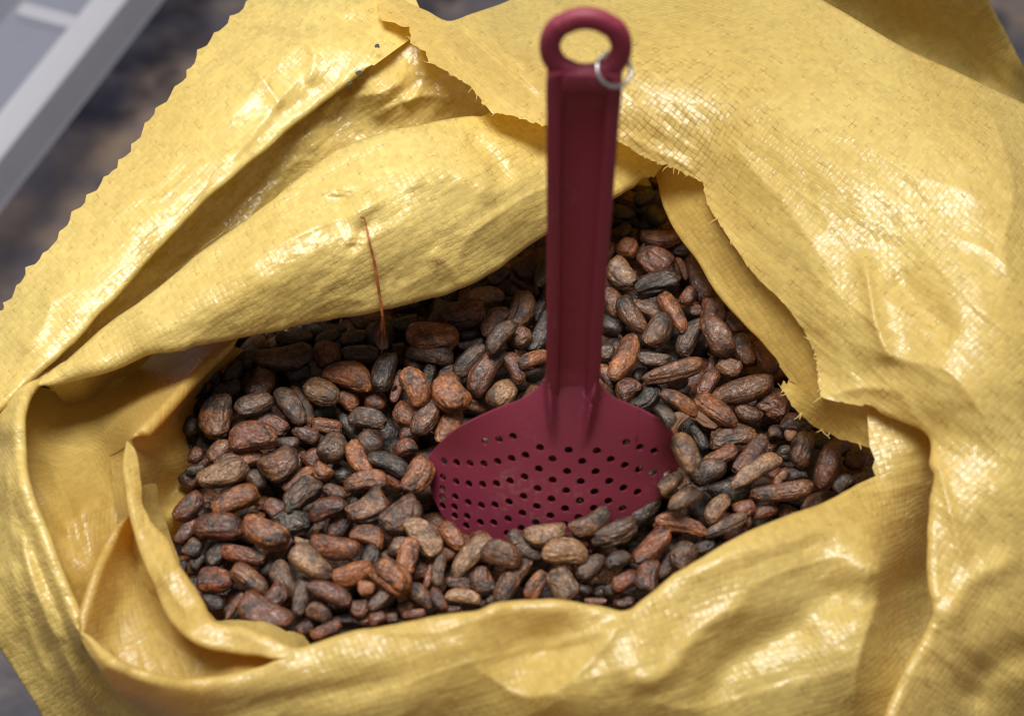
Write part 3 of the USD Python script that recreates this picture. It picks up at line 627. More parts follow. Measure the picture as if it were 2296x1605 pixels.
M_steel = material('steel_wire', {'p': ('principled_bsdf', {'base_color': (0.62, 0.63, 0.64), 'metallic': 1.0, 'roughness': 0.28})}, surface='p.BSDF')
t0 = math.radians(-44)
tc = RC + (XS * math.cos(t0) + AX * math.sin(t0)) * (mr + .0022)
tg = -XS * math.sin(t0) + AX * math.cos(t0)
nl = tg * 0.55 + view * 0.83; nl /= np.linalg.norm(nl)
e1 = np.cross(nl, XS); e1 /= np.linalg.norm(e1); e2 = np.cross(nl, e1)
loop = [tc + 0.0068 * (math.cos(x) * e1 + math.sin(x) * e2) + nl * 0.0006 * x / 6.3 for x in np.linspace(0, 4 * math.pi, 97)]
tag(obj('wire_ring', tube(loop, 0.00075, 8), M_steel), 'small silver wire ring hooked through the eye of the scoop handle', 'ring')

# ---------------------------------------------------------------- cocoa beans
TONES = {  # base, blotch, scuff
 'T': ((128, 77, 45), (56, 35, 27), (184, 122, 74)), 'R': ((94, 55, 37), (44, 29, 24), (142, 88, 58)), 'B': ((96, 62, 41), (44, 31, 26), (148, 102, 64)),
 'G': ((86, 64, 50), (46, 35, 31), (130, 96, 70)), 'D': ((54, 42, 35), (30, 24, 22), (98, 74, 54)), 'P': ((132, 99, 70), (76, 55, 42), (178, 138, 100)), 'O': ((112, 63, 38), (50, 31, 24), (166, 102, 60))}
M_bean = {}
for k, (b0, b1, b2) in TONES.items():
    N = {'g': ('geometry', {}), 'oi': ('object_info', {}), 'of': ('vector_math', {'math_type': 'scale', 'scale': 3.0}), 'va': ('vector_math', {'math_type': 'add'}),
         'n1': ('noise_texture', {'scale': 95.0, 'detail': 4.0, 'roughness': 0.62, 'distortion': 0.6}), 'r1': ('rgb_ramp', ramp(0.47, 0.62)),
         'n2': ('noise_texture', {'scale': 210.0, 'detail': 5.0, 'roughness': 0.7}), 'r2': ('rgb_ramp', ramp(0.50, 0.72)),
         'm1': ('mix', {'color1': lin(*b0), 'color2': lin(*b1)}), 'm2': ('mix', {'color2': lin(*b2)}),
         'n3': ('noise_texture', {'scale': 800.0, 'detail': 3.0}), 'r3': ('rgb_ramp', {'ramp': [(0.32, (.42, .40, .40)), (0.68, (1.25, 1.2, 1.15))]}), 'm3': ('mix', {'mix_type': 'multiply', 'fac': 0.8}),
         'hv': ('hsv', {}), 'vr': ('map_range', {'from_min': 0.0, 'from_max': 1.0, 'to_min': 0.8, 'to_max': 1.2}),
         'rg': ('rgb_ramp', {'ramp': [(0.35, (.22, .22, .22)), (0.65, (.50, .50, .50))]}),
         'n4': ('noise_texture', {'scale': 300.0, 'detail': 5.0, 'roughness': 0.62, 'distortion': 2.0}),
         'b': ('bump', {'strength': 0.9, 'distance': 0.0009}), 'p': ('principled_bsdf', {'specular_ior_level': 0.65})}
    M_bean[k] = material('bean_' + {'T': 'tan', 'R': 'reddish', 'B': 'brown', 'G': 'greyish', 'D': 'dark', 'P': 'pale', 'O': 'rust'}[k], N,
        [('oi.location', 'of.vector1'), ('g.position', 'va.vector1'), ('of.vector', 'va.vector2'), ('va.vector', 'n1.vector'), ('va.vector', 'n2.vector'), ('va.vector', 'n3.vector'), ('va.vector', 'n4.vector'),
         ('n1.fac', 'r1.fac'), ('r1.color', 'm1.fac'), ('n2.fac', 'r2.fac'), ('m1.color', 'm2.color1'), ('r2.color', 'm2.fac'), ('n3.fac', 'r3.fac'), ('m2.color', 'm3.color1'), ('r3.color', 'm3.color2'),
         ('m3.color', 'hv.color'), ('oi.random', 'vr.value'), ('vr.result', 'hv.value'), ('hv.color', 'p.base_color'), ('n1.fac', 'rg.fac'), ('rg.color', 'p.roughness'), ('n4.fac', 'b.height'), ('b.normal', 'p.normal')], surface='p.BSDF')

ICO = {n: trimesh.creation.icosphere(subdivisions=n) for n in (2, 3, 4)}
def bean_mesh(L, W, T, seed, sub=4, crumple=0.0):
    """A dried cocoa bean: long egg, flattened, bent, with a wrinkled skin, grooves and dents."""
    rng = np.random.default_rng(seed)
    p = np.array(ICO[sub].vertices); u = p.copy()
    q = rng.uniform(2.25, 3.0)                              # squarer than an ellipsoid
    u /= (np.abs(u) ** q).sum(1, keepdims=True) ** (1 / q)
    egg = rng.uniform(-.22, .22)
    u[:, 1] *= 1 - egg * u[:, 0]; u[:, 2] *= 1 - egg * .6 * u[:, 0]
    off = rng.uniform(0, 50, 3)
    big = meshkit.fbm(p * 1.3 + off, 2, seed) - .5
    wr = 1 - np.abs(meshkit.fbm(p * np.array([1.6, 4.5, 4.5]) + off, 3, seed + 3) - .5) * 4
    fin = meshkit.fbm(p * np.array([5, 9, 9]) + off, 2, seed + 7) - .5
    rad = 1 + (.24 + .42 * crumple) * big + (.035 + .07 * crumple + .03 * rng.random()) * wr * np.clip(1.35 - p[:, 0] ** 2, 0, 1) + .07 * fin
    if rng.random() < .35 or crumple > .5:                 # a groove along the bean
        a0 = rng.uniform(.4, 2.6); g = np.array([0, math.cos(a0), math.sin(a0)])
        dd = p @ np.cross(g, [1, 0, 0]); rad -= (.10 + .16 * crumple) * np.exp(-(dd / .16) ** 2) * (p @ g > 0) * np.clip(1.1 - np.abs(p[:, 0]), 0, 1)
    if rng.random() < .3:                                  # a dent
        c = rng.normal(size=3); c /= np.linalg.norm(c); rad -= .14 * np.exp(-((p - c) ** 2).sum(1) / .12)
    u = u * rad[:, None] * np.array([L, W, T]) / 2
    bend = rng.uniform(-.22, .22)
    u[:, 1] += bend * W * ((2 * u[:, 0] / L) ** 2 - .4)
    u[:, 2] += rng.uniform(-.15, .15) * T * ((2 * u[:, 0] / L) ** 2 - .4)
    return u, np.array(ICO[sub].faces)

# traced from the photograph: tile origin, then (x, y, length, width, angle, tone, height step[, crumpled]) in quarter pixels
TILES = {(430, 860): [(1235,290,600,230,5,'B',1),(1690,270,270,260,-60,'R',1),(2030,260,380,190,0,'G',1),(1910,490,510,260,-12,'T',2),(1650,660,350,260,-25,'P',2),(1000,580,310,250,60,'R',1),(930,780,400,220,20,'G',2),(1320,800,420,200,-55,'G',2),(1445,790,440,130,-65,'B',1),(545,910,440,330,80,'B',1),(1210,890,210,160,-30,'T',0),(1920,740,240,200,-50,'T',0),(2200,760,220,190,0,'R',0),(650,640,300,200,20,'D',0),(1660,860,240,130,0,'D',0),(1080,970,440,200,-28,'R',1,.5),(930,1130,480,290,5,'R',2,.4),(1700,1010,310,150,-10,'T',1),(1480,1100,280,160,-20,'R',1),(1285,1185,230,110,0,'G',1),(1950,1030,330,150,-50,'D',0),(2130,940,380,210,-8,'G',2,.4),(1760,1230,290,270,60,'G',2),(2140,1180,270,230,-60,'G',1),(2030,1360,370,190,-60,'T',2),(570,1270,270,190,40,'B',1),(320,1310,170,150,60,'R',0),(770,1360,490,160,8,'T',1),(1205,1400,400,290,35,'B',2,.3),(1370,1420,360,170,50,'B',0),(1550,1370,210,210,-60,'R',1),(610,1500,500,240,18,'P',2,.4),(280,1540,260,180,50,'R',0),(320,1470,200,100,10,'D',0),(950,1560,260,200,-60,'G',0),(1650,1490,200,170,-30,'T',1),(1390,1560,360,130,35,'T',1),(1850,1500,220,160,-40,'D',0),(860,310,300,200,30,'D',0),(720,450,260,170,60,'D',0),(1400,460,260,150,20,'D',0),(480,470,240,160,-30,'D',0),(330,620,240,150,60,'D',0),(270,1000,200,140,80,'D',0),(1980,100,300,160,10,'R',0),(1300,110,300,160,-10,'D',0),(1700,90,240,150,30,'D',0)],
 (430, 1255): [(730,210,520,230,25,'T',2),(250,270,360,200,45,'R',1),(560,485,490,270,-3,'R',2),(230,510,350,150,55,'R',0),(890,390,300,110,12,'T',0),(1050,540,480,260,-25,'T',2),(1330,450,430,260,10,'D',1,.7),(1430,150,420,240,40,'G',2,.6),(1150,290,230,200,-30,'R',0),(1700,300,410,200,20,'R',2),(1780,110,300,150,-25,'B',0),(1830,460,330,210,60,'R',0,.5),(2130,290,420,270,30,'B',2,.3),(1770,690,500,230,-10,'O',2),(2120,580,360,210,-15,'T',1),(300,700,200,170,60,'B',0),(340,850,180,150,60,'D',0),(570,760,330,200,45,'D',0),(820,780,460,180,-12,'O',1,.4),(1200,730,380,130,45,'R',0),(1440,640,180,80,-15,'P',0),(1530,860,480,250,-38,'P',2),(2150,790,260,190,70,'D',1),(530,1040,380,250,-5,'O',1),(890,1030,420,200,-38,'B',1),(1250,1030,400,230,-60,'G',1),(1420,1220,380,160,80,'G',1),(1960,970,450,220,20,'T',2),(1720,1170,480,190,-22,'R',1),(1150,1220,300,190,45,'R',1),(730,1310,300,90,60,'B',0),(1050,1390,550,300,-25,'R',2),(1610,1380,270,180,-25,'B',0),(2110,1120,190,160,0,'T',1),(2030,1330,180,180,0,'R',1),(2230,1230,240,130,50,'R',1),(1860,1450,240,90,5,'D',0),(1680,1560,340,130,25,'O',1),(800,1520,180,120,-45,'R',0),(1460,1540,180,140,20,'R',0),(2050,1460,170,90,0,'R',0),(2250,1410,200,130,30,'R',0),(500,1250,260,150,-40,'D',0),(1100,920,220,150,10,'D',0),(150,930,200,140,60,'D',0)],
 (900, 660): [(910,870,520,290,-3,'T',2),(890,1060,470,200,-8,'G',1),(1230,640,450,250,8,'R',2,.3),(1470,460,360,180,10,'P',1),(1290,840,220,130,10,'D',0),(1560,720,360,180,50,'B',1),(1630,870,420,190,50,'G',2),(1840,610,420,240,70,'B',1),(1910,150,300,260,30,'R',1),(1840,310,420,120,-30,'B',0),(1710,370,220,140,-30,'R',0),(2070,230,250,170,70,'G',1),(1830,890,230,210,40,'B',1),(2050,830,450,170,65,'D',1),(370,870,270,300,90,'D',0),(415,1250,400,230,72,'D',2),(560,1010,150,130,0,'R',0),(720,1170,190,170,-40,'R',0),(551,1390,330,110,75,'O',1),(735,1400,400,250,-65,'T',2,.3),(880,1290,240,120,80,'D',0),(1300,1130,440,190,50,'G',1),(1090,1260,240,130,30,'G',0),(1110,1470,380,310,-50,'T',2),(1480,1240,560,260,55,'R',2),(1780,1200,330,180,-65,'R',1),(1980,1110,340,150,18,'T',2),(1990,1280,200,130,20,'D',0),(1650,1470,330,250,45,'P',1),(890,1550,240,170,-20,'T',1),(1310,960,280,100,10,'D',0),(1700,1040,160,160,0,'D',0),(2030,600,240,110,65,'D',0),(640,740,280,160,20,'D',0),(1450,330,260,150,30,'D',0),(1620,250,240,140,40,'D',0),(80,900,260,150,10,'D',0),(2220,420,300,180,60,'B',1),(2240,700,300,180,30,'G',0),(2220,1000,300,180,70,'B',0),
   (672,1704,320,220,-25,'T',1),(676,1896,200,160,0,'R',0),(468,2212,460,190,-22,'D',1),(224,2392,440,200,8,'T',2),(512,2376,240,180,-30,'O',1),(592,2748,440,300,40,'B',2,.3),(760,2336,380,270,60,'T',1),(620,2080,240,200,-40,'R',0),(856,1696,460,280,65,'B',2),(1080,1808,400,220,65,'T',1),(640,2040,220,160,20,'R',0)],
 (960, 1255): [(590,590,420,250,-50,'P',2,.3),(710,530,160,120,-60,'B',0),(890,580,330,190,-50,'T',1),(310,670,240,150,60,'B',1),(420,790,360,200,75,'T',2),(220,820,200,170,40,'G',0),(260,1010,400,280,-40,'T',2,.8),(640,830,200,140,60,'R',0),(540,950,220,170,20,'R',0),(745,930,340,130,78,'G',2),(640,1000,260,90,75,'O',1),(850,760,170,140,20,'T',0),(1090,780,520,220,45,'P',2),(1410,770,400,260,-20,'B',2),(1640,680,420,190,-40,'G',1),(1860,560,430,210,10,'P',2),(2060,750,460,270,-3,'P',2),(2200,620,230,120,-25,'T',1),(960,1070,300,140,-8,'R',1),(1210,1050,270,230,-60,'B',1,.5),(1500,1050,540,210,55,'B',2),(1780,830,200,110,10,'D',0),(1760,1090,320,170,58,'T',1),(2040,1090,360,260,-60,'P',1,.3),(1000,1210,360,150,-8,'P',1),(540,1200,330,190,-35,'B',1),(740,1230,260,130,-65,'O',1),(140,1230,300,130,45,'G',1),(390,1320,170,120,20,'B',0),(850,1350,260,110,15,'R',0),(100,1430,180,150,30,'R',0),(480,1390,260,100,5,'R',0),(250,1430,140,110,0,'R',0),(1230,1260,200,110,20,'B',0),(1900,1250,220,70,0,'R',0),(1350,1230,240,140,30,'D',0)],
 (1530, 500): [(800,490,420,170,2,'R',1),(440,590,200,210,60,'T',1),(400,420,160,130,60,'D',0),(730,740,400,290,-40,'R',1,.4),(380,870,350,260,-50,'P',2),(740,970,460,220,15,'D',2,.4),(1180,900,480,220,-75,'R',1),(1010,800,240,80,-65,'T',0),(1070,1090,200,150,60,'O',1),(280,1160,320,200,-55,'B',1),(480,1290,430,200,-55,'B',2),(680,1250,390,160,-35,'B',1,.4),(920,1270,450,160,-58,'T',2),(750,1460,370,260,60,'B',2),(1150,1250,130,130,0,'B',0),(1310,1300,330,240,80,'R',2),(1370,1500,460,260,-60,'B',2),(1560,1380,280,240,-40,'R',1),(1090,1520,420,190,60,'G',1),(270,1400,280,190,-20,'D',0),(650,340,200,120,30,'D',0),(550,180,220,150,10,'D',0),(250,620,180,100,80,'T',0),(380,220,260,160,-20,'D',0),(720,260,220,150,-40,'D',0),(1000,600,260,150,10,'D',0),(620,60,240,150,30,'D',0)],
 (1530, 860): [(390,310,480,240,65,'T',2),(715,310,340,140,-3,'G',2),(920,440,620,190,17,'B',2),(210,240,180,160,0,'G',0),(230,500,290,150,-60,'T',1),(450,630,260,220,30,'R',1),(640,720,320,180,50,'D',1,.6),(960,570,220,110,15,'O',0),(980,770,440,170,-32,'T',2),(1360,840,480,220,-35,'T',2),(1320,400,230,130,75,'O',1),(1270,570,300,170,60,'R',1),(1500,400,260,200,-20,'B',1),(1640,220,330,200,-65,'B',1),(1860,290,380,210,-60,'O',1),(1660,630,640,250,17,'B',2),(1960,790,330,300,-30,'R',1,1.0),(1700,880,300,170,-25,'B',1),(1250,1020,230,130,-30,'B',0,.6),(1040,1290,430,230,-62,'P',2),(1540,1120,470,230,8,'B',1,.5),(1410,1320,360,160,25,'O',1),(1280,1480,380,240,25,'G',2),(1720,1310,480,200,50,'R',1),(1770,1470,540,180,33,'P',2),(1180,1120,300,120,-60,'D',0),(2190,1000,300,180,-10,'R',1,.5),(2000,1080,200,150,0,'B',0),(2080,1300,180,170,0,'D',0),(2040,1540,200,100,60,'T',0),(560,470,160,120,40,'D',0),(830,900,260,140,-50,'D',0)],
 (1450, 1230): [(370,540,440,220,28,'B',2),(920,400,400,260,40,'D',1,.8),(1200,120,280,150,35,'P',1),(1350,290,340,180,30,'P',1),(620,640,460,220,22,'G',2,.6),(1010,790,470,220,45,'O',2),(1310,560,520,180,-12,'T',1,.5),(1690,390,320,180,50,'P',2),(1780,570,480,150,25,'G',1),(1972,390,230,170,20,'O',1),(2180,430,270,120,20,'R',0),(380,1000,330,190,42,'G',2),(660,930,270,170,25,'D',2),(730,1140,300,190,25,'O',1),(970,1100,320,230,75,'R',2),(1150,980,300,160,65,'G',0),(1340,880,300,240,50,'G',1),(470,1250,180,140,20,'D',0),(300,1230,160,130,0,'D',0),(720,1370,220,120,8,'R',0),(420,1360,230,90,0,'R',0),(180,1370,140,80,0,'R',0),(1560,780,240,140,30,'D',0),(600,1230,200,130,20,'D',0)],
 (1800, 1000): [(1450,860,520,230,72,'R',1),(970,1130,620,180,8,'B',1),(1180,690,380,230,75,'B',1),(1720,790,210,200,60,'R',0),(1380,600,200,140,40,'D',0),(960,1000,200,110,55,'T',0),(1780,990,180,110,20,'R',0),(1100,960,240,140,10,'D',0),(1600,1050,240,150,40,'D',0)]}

def bean_frame(cx, cy, L, W, ang, step, rng):
    """Source pixels -> centre, axes and size in metres on the heap's surface, which leans a little towards us."""
    z = [-.006, 0.0, .0045][step] + 0.003 * math.sin(cx * .011 + cy * .007)
    c = at(cx * .8586, cy * .8586, z)
    lean = math.radians(rng.uniform(6, 26))
    n = np.array([rng.uniform(-.16, .16), -math.sin(lean), math.cos(lean)]); n /= np.linalg.norm(n)
    def on_plane(dx, dy):
        d = ray((cx + dx) * .8586, (cy + dy) * .8586)
        return CAM + d * ((c - CAM) @ n) / (d @ n)
    ca, sa = math.cos(math.radians(ang)), math.sin(math.radians(ang))
    h = L / 2
    e0, e1 = on_plane(-h * ca, h * sa), on_plane(h * ca, -h * sa)
    ax = e1 - e0; Lm = np.linalg.norm(ax); ax /= Lm
    w0, w1 = on_plane(-W / 2 * sa, -W / 2 * ca), on_plane(W / 2 * sa, W / 2 * ca)
    sc = np.linalg.norm(at(cx * .8586 + .8586, cy * .8586, z) - at(cx * .8586, cy * .8586, z))
    Wm = W * sc * (0.5 + 0.5 * np.linalg.norm(w1 - w0) / (W * sc))
    roll = rng.uniform(-.35, .35)
    side = np.cross(n, ax); side /= np.linalg.norm(side)
    up = np.cross(ax, side)
    side, up = side * math.cos(roll) + up * math.sin(roll), up * math.cos(roll) - side * math.sin(roll)
    return c, ax, side, up, Lm, Wm, n

BEANS = []
k = 0
for (ox, oy), rowsb in TILES.items():
    for r in rowsb:
        rng = np.random.default_rng(1000 + k); k += 1
        x, y, L, W, ang, tone, step = r[:7]
        c, ax, side, up, Lm, Wm, n = bean_frame(ox + x / 4, oy + y / 4, L / 4, W / 4, ang, step, rng)
        Tm = min(Wm * rng.uniform(.72, .92), .0105)
        BEANS.append(dict(c=c, ax=ax, side=side, up=up, L=Lm * 1.03, W=Wm * 1.01, T=Tm, tone=tone, step=step, crumple=(r[7] if len(r) > 7 else 0.0), px=(ox + x / 4, oy + y / 4), ang=ang, seed=1000 + k))

# settle: slide overlapping beans apart along the line of sight
cs = np.array([b['c'] for b in BEANS]); axs = np.array([b['ax'] for b in BEANS]); Ls = np.array([b['L'] for b in BEANS]); Ts = np.array([b['T'] for b in BEANS]); Ws = np.array([b['W'] for b in BEANS])
st = np.array([b['step'] for b in BEANS])
losd = cs - CAM; losd /= np.linalg.norm(losd, axis=1, keepdims=True)
off = np.zeros(len(cs)); fr = np.array([-.36, 0, .36])
for it in range(40):
    cc = cs + losd * off[:, None]
    S = (cc[:, None] + axs[:, None] * (fr[None, :, None] * Ls[:, None, None])).reshape(-1, 3)
    rr = np.repeat(Ts * .46, 3)
    pairs = cKDTree(S).query_pairs(.0105, output_type='ndarray')
    own = pairs // 3
    pairs, own = pairs[own[:, 0] != own[:, 1]], own[own[:, 0] != own[:, 1]]
    dv = S[pairs[:, 0]] - S[pairs[:, 1]]; dl = np.linalg.norm(dv, axis=1)
    pen = rr[pairs[:, 0]] + rr[pairs[:, 1]] - dl
    ok = pen > 0
    own, pen = own[ok], pen[ok]
    key = off * 0 - (st * .004) + off
    first = key[own[:, 0]] < key[own[:, 1]]
    sgn = np.where(first, -1.0, 1.0)
    mv = np.zeros(len(cs)); cnt = np.zeros(len(cs)) + 1e-9
    np.add.at(mv, own[:, 0], sgn * pen * .5); np.add.at(mv, own[:, 1], -sgn * pen * .5)
    np.add.at(cnt, own[:, 0], 1); np.add.at(cnt, own[:, 1], 1)
    off = np.clip(off + mv / cnt * .8, -.008, .012)
for b, o, l in zip(BEANS, off, losd):
    b['c'] = b['c'] + l * o

# beans that lie against the front of the scoop's blade
bl_px, bl_3d = proj(blade_pt(OQ[:, 0], OQ[:, 1])), blade_pt(OQ[:, 0], OQ[:, 1])
bl_poly = sg.Polygon(OUT).buffer(0)
for b in BEANS:
    d_ = np.array(b['px']) * .8586
    if bl_poly.distance(sg.Point(d_)) < 46 and (d_[0] > 1478 or d_[1] > 1150):
        near = bl_3d[np.argmin(np.linalg.norm(bl_px - d_, axis=1))]
        lim = (near - CAM) @ FWD - .62 * b['T'] - .002
        now = (b['c'] - CAM) @ FWD
        if now > lim:
            b['c'] = CAM + (b['c'] - CAM) * lim / now
            f_ = lim / now
            b['L'] *= f_; b['W'] *= f_; b['T'] *= f_

# words for the labels
TONE_W = {'T': 'tan brown', 'R': 'reddish brown', 'B': 'mid brown', 'G': 'greyish brown', 'D': 'blackish', 'P': 'pale tan', 'O': 'rust orange'}
MARKS = {'scoop blade': (1440, 1230), 'scoop handle': (1500, 700), 'thick flap': (950, 870), 'torn right band': (1860, 850), 'front rim': (1180, 1600), 'left inner wall': (490, 1200), 'torn lobe': (2130, 1130), 'lower left corner': (640, 1560), 'right corner': (2130, 1300), 'top corner': (1660, 520)}
def shape_word(b):
    r = b['W'] / b['L']
    w = 'crumpled' if b['crumple'] >= .5 else 'slim' if r < .42 else 'plump' if r > .66 else 'oval'
    return ('large ' if b['L'] > .0255 else 'small ' if b['L'] < .0155 else '') + w
def pose_word(a):
    a = ((a + 90) % 180) - 90
    return 'lying level' if abs(a) <= 14 else 'upright' if abs(a) >= 68 else 'leaning right' if a > 0 else 'leaning left'
def where(b):
    x, y = b['px']
    nm, (mx, my) = min(MARKS.items(), key=lambda kv: math.hypot(kv[1][0] - x, (kv[1][1] - y)))
    return nm, math.hypot(mx - x, my - y)
labels = {}
for i, b in enumerate(BEANS):
    nm, d = where(b)
    b['desc'] = f"{shape_word(b)} {TONE_W[b['tone']]} cocoa bean {pose_word(b['ang'])}"
    b['near'], b['dist'] = nm, d
ORD = ['nearest', 'second nearest', 'third nearest', 'fourth nearest', 'fifth nearest', 'sixth nearest', 'seventh nearest']
for b in BEANS:
    same = sorted([o for o in BEANS if o['desc'] == b['desc'] and o['near'] == b['near']], key=lambda o: o['dist'])
    allsame = [o for o in BEANS if o['desc'] == b['desc']]
    if len(allsame) == 1: b['label'] = b['desc']
    elif len(same) == 1: b['label'] = f"{b['desc']} near the {b['near']}"
    else: b['label'] = f"{b['desc']}, {ORD[[id(o) for o in same].index(id(b))]} the {b['near']}"

for b in BEANS:
    sub = 4 if b['step'] else 3
    v, f = bean_mesh(b['L'], b['W'], b['T'], b['seed'], sub, b['crumple'])
    p = path('cocoa_bean')
    m = usdkit.mesh(stage, p, (v, f), M_bean[b['tone']], smooth=True)
    m.AddTransformOp().Set(Gf.Matrix4d(*b['ax'], 0, *b['side'], 0, *b['up'], 0, *b['c'], 1))
    tag(m.GetPrim(), b['label'], 'cocoa bean', 'cocoa beans on top of the heap')

# the beans beneath them, too many and too hidden to tell apart
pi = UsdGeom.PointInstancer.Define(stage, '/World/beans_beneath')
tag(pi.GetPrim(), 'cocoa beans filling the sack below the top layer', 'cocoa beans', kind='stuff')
protos = []
for j, tone in enumerate('RBDDBD'):  # mostly dark tones: the shade in the gaps is put into the bean colour
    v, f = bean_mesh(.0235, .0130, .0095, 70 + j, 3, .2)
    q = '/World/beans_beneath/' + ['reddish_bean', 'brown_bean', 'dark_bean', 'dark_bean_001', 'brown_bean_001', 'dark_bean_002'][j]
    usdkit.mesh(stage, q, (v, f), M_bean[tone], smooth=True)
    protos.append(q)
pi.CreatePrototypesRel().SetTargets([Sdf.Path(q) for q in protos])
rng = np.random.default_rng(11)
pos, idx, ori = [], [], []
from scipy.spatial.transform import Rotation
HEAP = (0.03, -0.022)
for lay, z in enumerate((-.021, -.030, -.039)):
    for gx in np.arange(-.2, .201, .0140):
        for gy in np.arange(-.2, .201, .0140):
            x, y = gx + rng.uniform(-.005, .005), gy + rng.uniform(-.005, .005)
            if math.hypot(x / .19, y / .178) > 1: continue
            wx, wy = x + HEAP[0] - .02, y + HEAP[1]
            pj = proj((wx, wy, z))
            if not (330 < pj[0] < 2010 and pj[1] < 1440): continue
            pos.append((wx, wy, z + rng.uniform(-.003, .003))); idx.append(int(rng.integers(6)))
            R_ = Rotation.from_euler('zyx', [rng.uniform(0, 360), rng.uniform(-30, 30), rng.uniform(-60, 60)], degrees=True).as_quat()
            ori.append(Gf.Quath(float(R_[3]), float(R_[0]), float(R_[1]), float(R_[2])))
for ga in np.arange(-.05, .046, .0125):                 # beans added close behind the blade, to keep light out of its holes
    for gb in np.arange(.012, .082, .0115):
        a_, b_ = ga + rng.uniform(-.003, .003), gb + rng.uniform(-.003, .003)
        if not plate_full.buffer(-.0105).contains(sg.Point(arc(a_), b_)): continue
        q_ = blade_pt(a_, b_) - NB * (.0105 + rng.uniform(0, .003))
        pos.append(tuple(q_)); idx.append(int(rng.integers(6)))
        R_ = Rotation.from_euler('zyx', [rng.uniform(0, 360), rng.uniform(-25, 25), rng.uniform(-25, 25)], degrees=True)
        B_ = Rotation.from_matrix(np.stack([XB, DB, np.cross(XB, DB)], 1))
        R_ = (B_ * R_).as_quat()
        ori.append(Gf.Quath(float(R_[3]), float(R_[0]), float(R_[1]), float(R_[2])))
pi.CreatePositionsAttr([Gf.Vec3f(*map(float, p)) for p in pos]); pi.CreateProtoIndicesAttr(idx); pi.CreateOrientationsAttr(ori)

# ---------------------------------------------------------------- small things
N = {'g': ('geometry', {}), 'n': ('noise_texture', {'scale': 160.0, 'detail': 3.0}), 'r': ('rgb_ramp', {'ramp': [(0.35, lin(126, 58, 32)), (0.6, lin(176, 102, 56)), (0.75, lin(200, 140, 80))]}), 'p': ('principled_bsdf', {'roughness': 0.55})}
M_fibre = material('red_fibre', N, [('g.position', 'n.vector'), ('n.fac', 'r.fac'), ('r.color', 'p.base_color')], surface='p.BSDF')
M_chip = material('brown_chip', {'p': ('principled_bsdf', {'base_color': lin(110, 48, 30), 'roughness': 0.6})}, surface='p.BSDF')
M_dark = material('dark_speck', {'p': ('principled_bsdf', {'base_color': lin(58, 62, 48), 'roughness': 0.8})}, surface='p.BSDF')
M_husk = material('husk', {'p': ('principled_bsdf', {'base_color': lin(104, 68, 38), 'roughness': 0.6})}, surface='p.BSDF')
def on_sheet(name, px, lift=0.0012):
    px = np.array(px, float)
    return at(px[:, 0], px[:, 1], SHEETS[name][1](px[:, 0], px[:, 1]) + lift)
fib = thing('plant_fibre', 'thin reddish dry plant fibre lying down the thick flap', 'fibre')
stem_px = smooth_line([(817, 490), (822, 512), (830, 550), (837, 578), (846, 631), (854, 680), (858, 712)], 5)
sp = on_sheet('thick_flap', stem_px, 0.0026)
obj('stem', tube(sp, np.interp(np.linspace(0, 1, len(sp)), [0, .1, .6, 1], [.0002, .0004, .0008, .0006]), 7), M_fibre, fib)
z0 = sp[-1][2]
for pts in ([(858, 712), (852, 740), (838, 764)], [(858, 712), (857, 750), (856, 792)], [(857, 700), (862, 735), (860, 775)]):
    q = smooth_line(pts, 5); zz = np.linspace(z0, .016, len(q))
    obj('strand', tube(at(q[:, 0], q[:, 1], zz), np.linspace(.0006, .0002, len(q)), 6), M_fibre, fib)
tv, tf = bean_mesh(.013, .0055, .0018, 77, 3, 1.2)
tR = Rotation.from_euler('zx', [-78, 35], degrees=True).as_matrix()
obj('tuft', (tv @ tR.T + at(853, 752, .022), tf), material('dry_tuft', {'p': ('principled_bsdf', {'base_color': lin(74, 48, 30), 'roughness': 0.7})}, surface='p.BSDF'), fib)
obj('tip', tube(on_sheet('thick_flap', smooth_line([(817, 490), (808, 486)], 2), .002), .0005, 6), M_fibre, fib)

def chip(name, label, cat, sheet, x, y, w, h, ang, m, seed, lift=.0012, z=None):
    v, f = bean_mesh(w, h, min(w, h) * .35, seed, 3, 1.3)
    c = on_sheet(sheet, [(x, y)], lift)[0] if z is None else at(x, y, z)
    rot = Rotation.from_euler('zx', [ang, 25], degrees=True).as_matrix()
    tag(obj(name, (v @ rot.T + c, f), m), label, cat)
chip('bean_crumb', 'tiny dark red crumb on the thick flap right of the fibre', 'crumb', 'thick_flap', 982, 589, .0022, .0011, -40, M_chip, 5, .003)
chip('dirt_speck', 'upper of two dark green specks above the thick flap', 'speck', 'inner_lining', 846, 104, .0022, .0018, 0, M_dark, 6, .012)
chip('dirt_speck', 'dark speck at the end of the zigzag flap seam', 'speck', 'serrated_flap', 806, 164, .003, .0022, 40, M_dark, 7, .001)
chip('dirt_speck', 'lower dark speck beside the zigzag flap seam', 'speck', 'serrated_flap', 784, 188, .0028, .0018, 40, M_dark, 8, .001)
chip('husk_chip', 'pale golden husk chip beside the right tip of the scoop', 'husk', None, 1516, 946, .011, .0055, 55, M_husk, 9, z=.006)
chip('husk_chip', 'olive husk scrap below the two tan beans right of the scoop', 'husk', None, 1585, 942, .012, .005, -25, M_husk, 10, z=.003)
chip('husk_chip', 'pale husk crumb by the torn lobe', 'husk', None, 1773, 974, .005, .004, 10, M_husk, 12, z=.012)

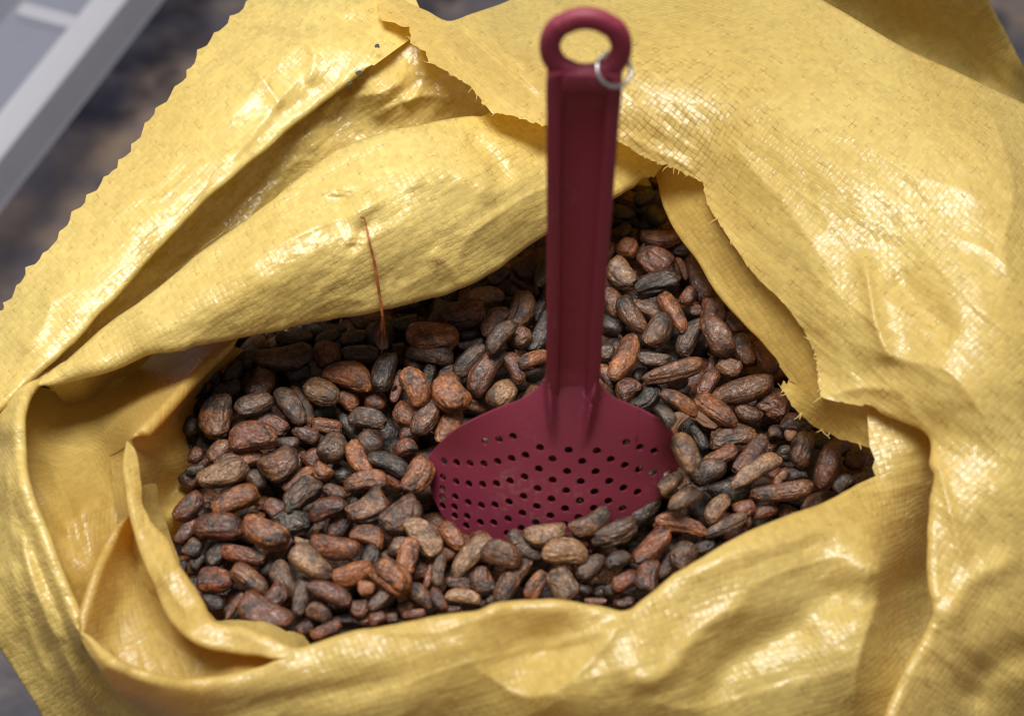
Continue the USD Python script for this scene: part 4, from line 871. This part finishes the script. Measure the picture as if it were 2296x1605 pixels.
# shell flakes and crumbs between the beans
rng = np.random.default_rng(44); dv, df, nv = [], [], 0
for _ in range(150):
    b = BEANS[int(rng.integers(len(BEANS)))]
    sgn = rng.choice([-1, 1])
    c_ = b['c'] + b['side'] * sgn * b['W'] * rng.uniform(.45, .7) + b['ax'] * b['L'] * rng.uniform(-.5, .5) - FWD * -.003
    w_ = rng.uniform(.0012, .0042)
    v_, f_ = bean_mesh(w_, w_ * rng.uniform(.4, .8), w_ * .22, int(rng.integers(9999)), 2, 1.2)
    v_ = Rotation.random(random_state=int(rng.integers(9999))).apply(v_) + c_
    dv.append(v_); df.append(f_ + nv); nv += len(v_)
N = {'g': ('geometry', {}), 'r': ('rgb_ramp', {'ramp': [(0.0, lin(60, 40, 28)), (0.5, lin(122, 80, 46)), (1.0, lin(176, 136, 84))]}), 'p': ('principled_bsdf', {'roughness': 0.6})}
M_flake = material('shell_flakes', N, [('g.random_per_island', 'r.fac'), ('r.color', 'p.base_color')], surface='p.BSDF')
tag(obj('shell_flakes', (np.vstack(dv), np.vstack(df)), M_flake), 'tiny shell flakes and crumbs scattered between the cocoa beans', 'shell flakes', kind='stuff')

# ---------------------------------------------------------------- the translucent crate on the floor at the left
N = {'p': ('principled_bsdf', {'base_color': (0.86, 0.85, 0.88), 'roughness': 0.42, 'specular_ior_level': 0.4}), 't': ('transparent_bsdf', {'color': (0.80, 0.83, 0.92)}), 'l': ('translucent_bsdf', {'color': (0.7, 0.7, 0.75)}), 'a': ('mix_closure', {'fac': 0.4}), 'm': ('mix_closure', {'fac': 0.4})}
def milky(name, fac):
    n_ = dict(N); n_['m'] = ('mix_closure', {'fac': fac})
    return material(name, n_, [('p.BSDF', 'a.closure1'), ('l.BSDF', 'a.closure2'), ('a.closure', 'm.closure1'), ('t.BSDF', 'm.closure2')], surface='m.closure')
M_crate, M_clear = milky('milky_plastic', 0.42), milky('clear_plastic', 0.78)
crate = thing('plastic_tray', 'translucent milky plastic tray standing on the floor beside the sack', 'tray')
ZC = -0.30
A0, A1 = at(-342, 776, ZC), at(640, -460, ZC)
ex = (A1 - A0); LC = np.linalg.norm(ex); ex /= LC
ez = np.array([0, 0, 1.0]); ey = np.cross(ez, ex)
ey = ey if (proj(A0 + ey * .05) - proj(A0))[0] < 0 else -ey
def cbox(name, x0, x1, y0, y1, z0, z1, bev=.003, m=None):
    c = shapely.box(x0, y0, x1, y1).buffer(-bev).buffer(bev, 4)
    b = trimesh.creation.extrude_polygon(c, z1 - z0, engine='earcut')
    v = np.array(b.vertices)
    b.vertices = A0 + v[:, :1] * ex + v[:, 1:2] * ey + (v[:, 2:] + z0) * ez
    b.fix_normals()
    obj(name, b, m or M_crate, crate, smooth=30)
WC, H, IN, RW = .50, FLOOR_Z - ZC, .085, .024
for (y0, y1) in ((0.0, RW), (WC - RW, WC)):
    cbox('rim', 0, LC, y0, y1, -.003, 0)
for (x0, x1) in ((0, RW), (LC - RW, LC)):
    cbox('rim', x0, x1, RW + .0005, WC - RW - .0005, -.003, 0)
cbox('skirt', 0, LC, -.004, -.0003, -.040, .001, .0005)
cbox('skirt', 0, LC, WC + .0003, WC + .004, -.040, .001, .0005)
for (y0, y1) in ((RW + .0005, IN), (WC - IN, WC - RW - .0005)):
    cbox('ledge', RW + .001, LC - RW - .001, y0, y1, -.0125, -.010, m=M_clear)
for (y0, y1) in ((IN, IN + .003), (WC - IN - .003, WC - IN)):
    cbox('wall', .03, LC - .03, y0, y1, H + .009, -.0128, .0005, M_clear)
cbox('base', .03, LC - .03, IN + .004, WC - IN - .004, H + .003, H + .006, m=M_clear)
cbox('rib', LC * .50, LC * .50 + .014, RW + .001, .075, -.0095, -.002)

import collections
_c = collections.Counter(b['label'] for b in BEANS)
print('beans', len(BEANS), 'shared labels', {k_: v_ for k_, v_ in _c.items() if v_ > 1})
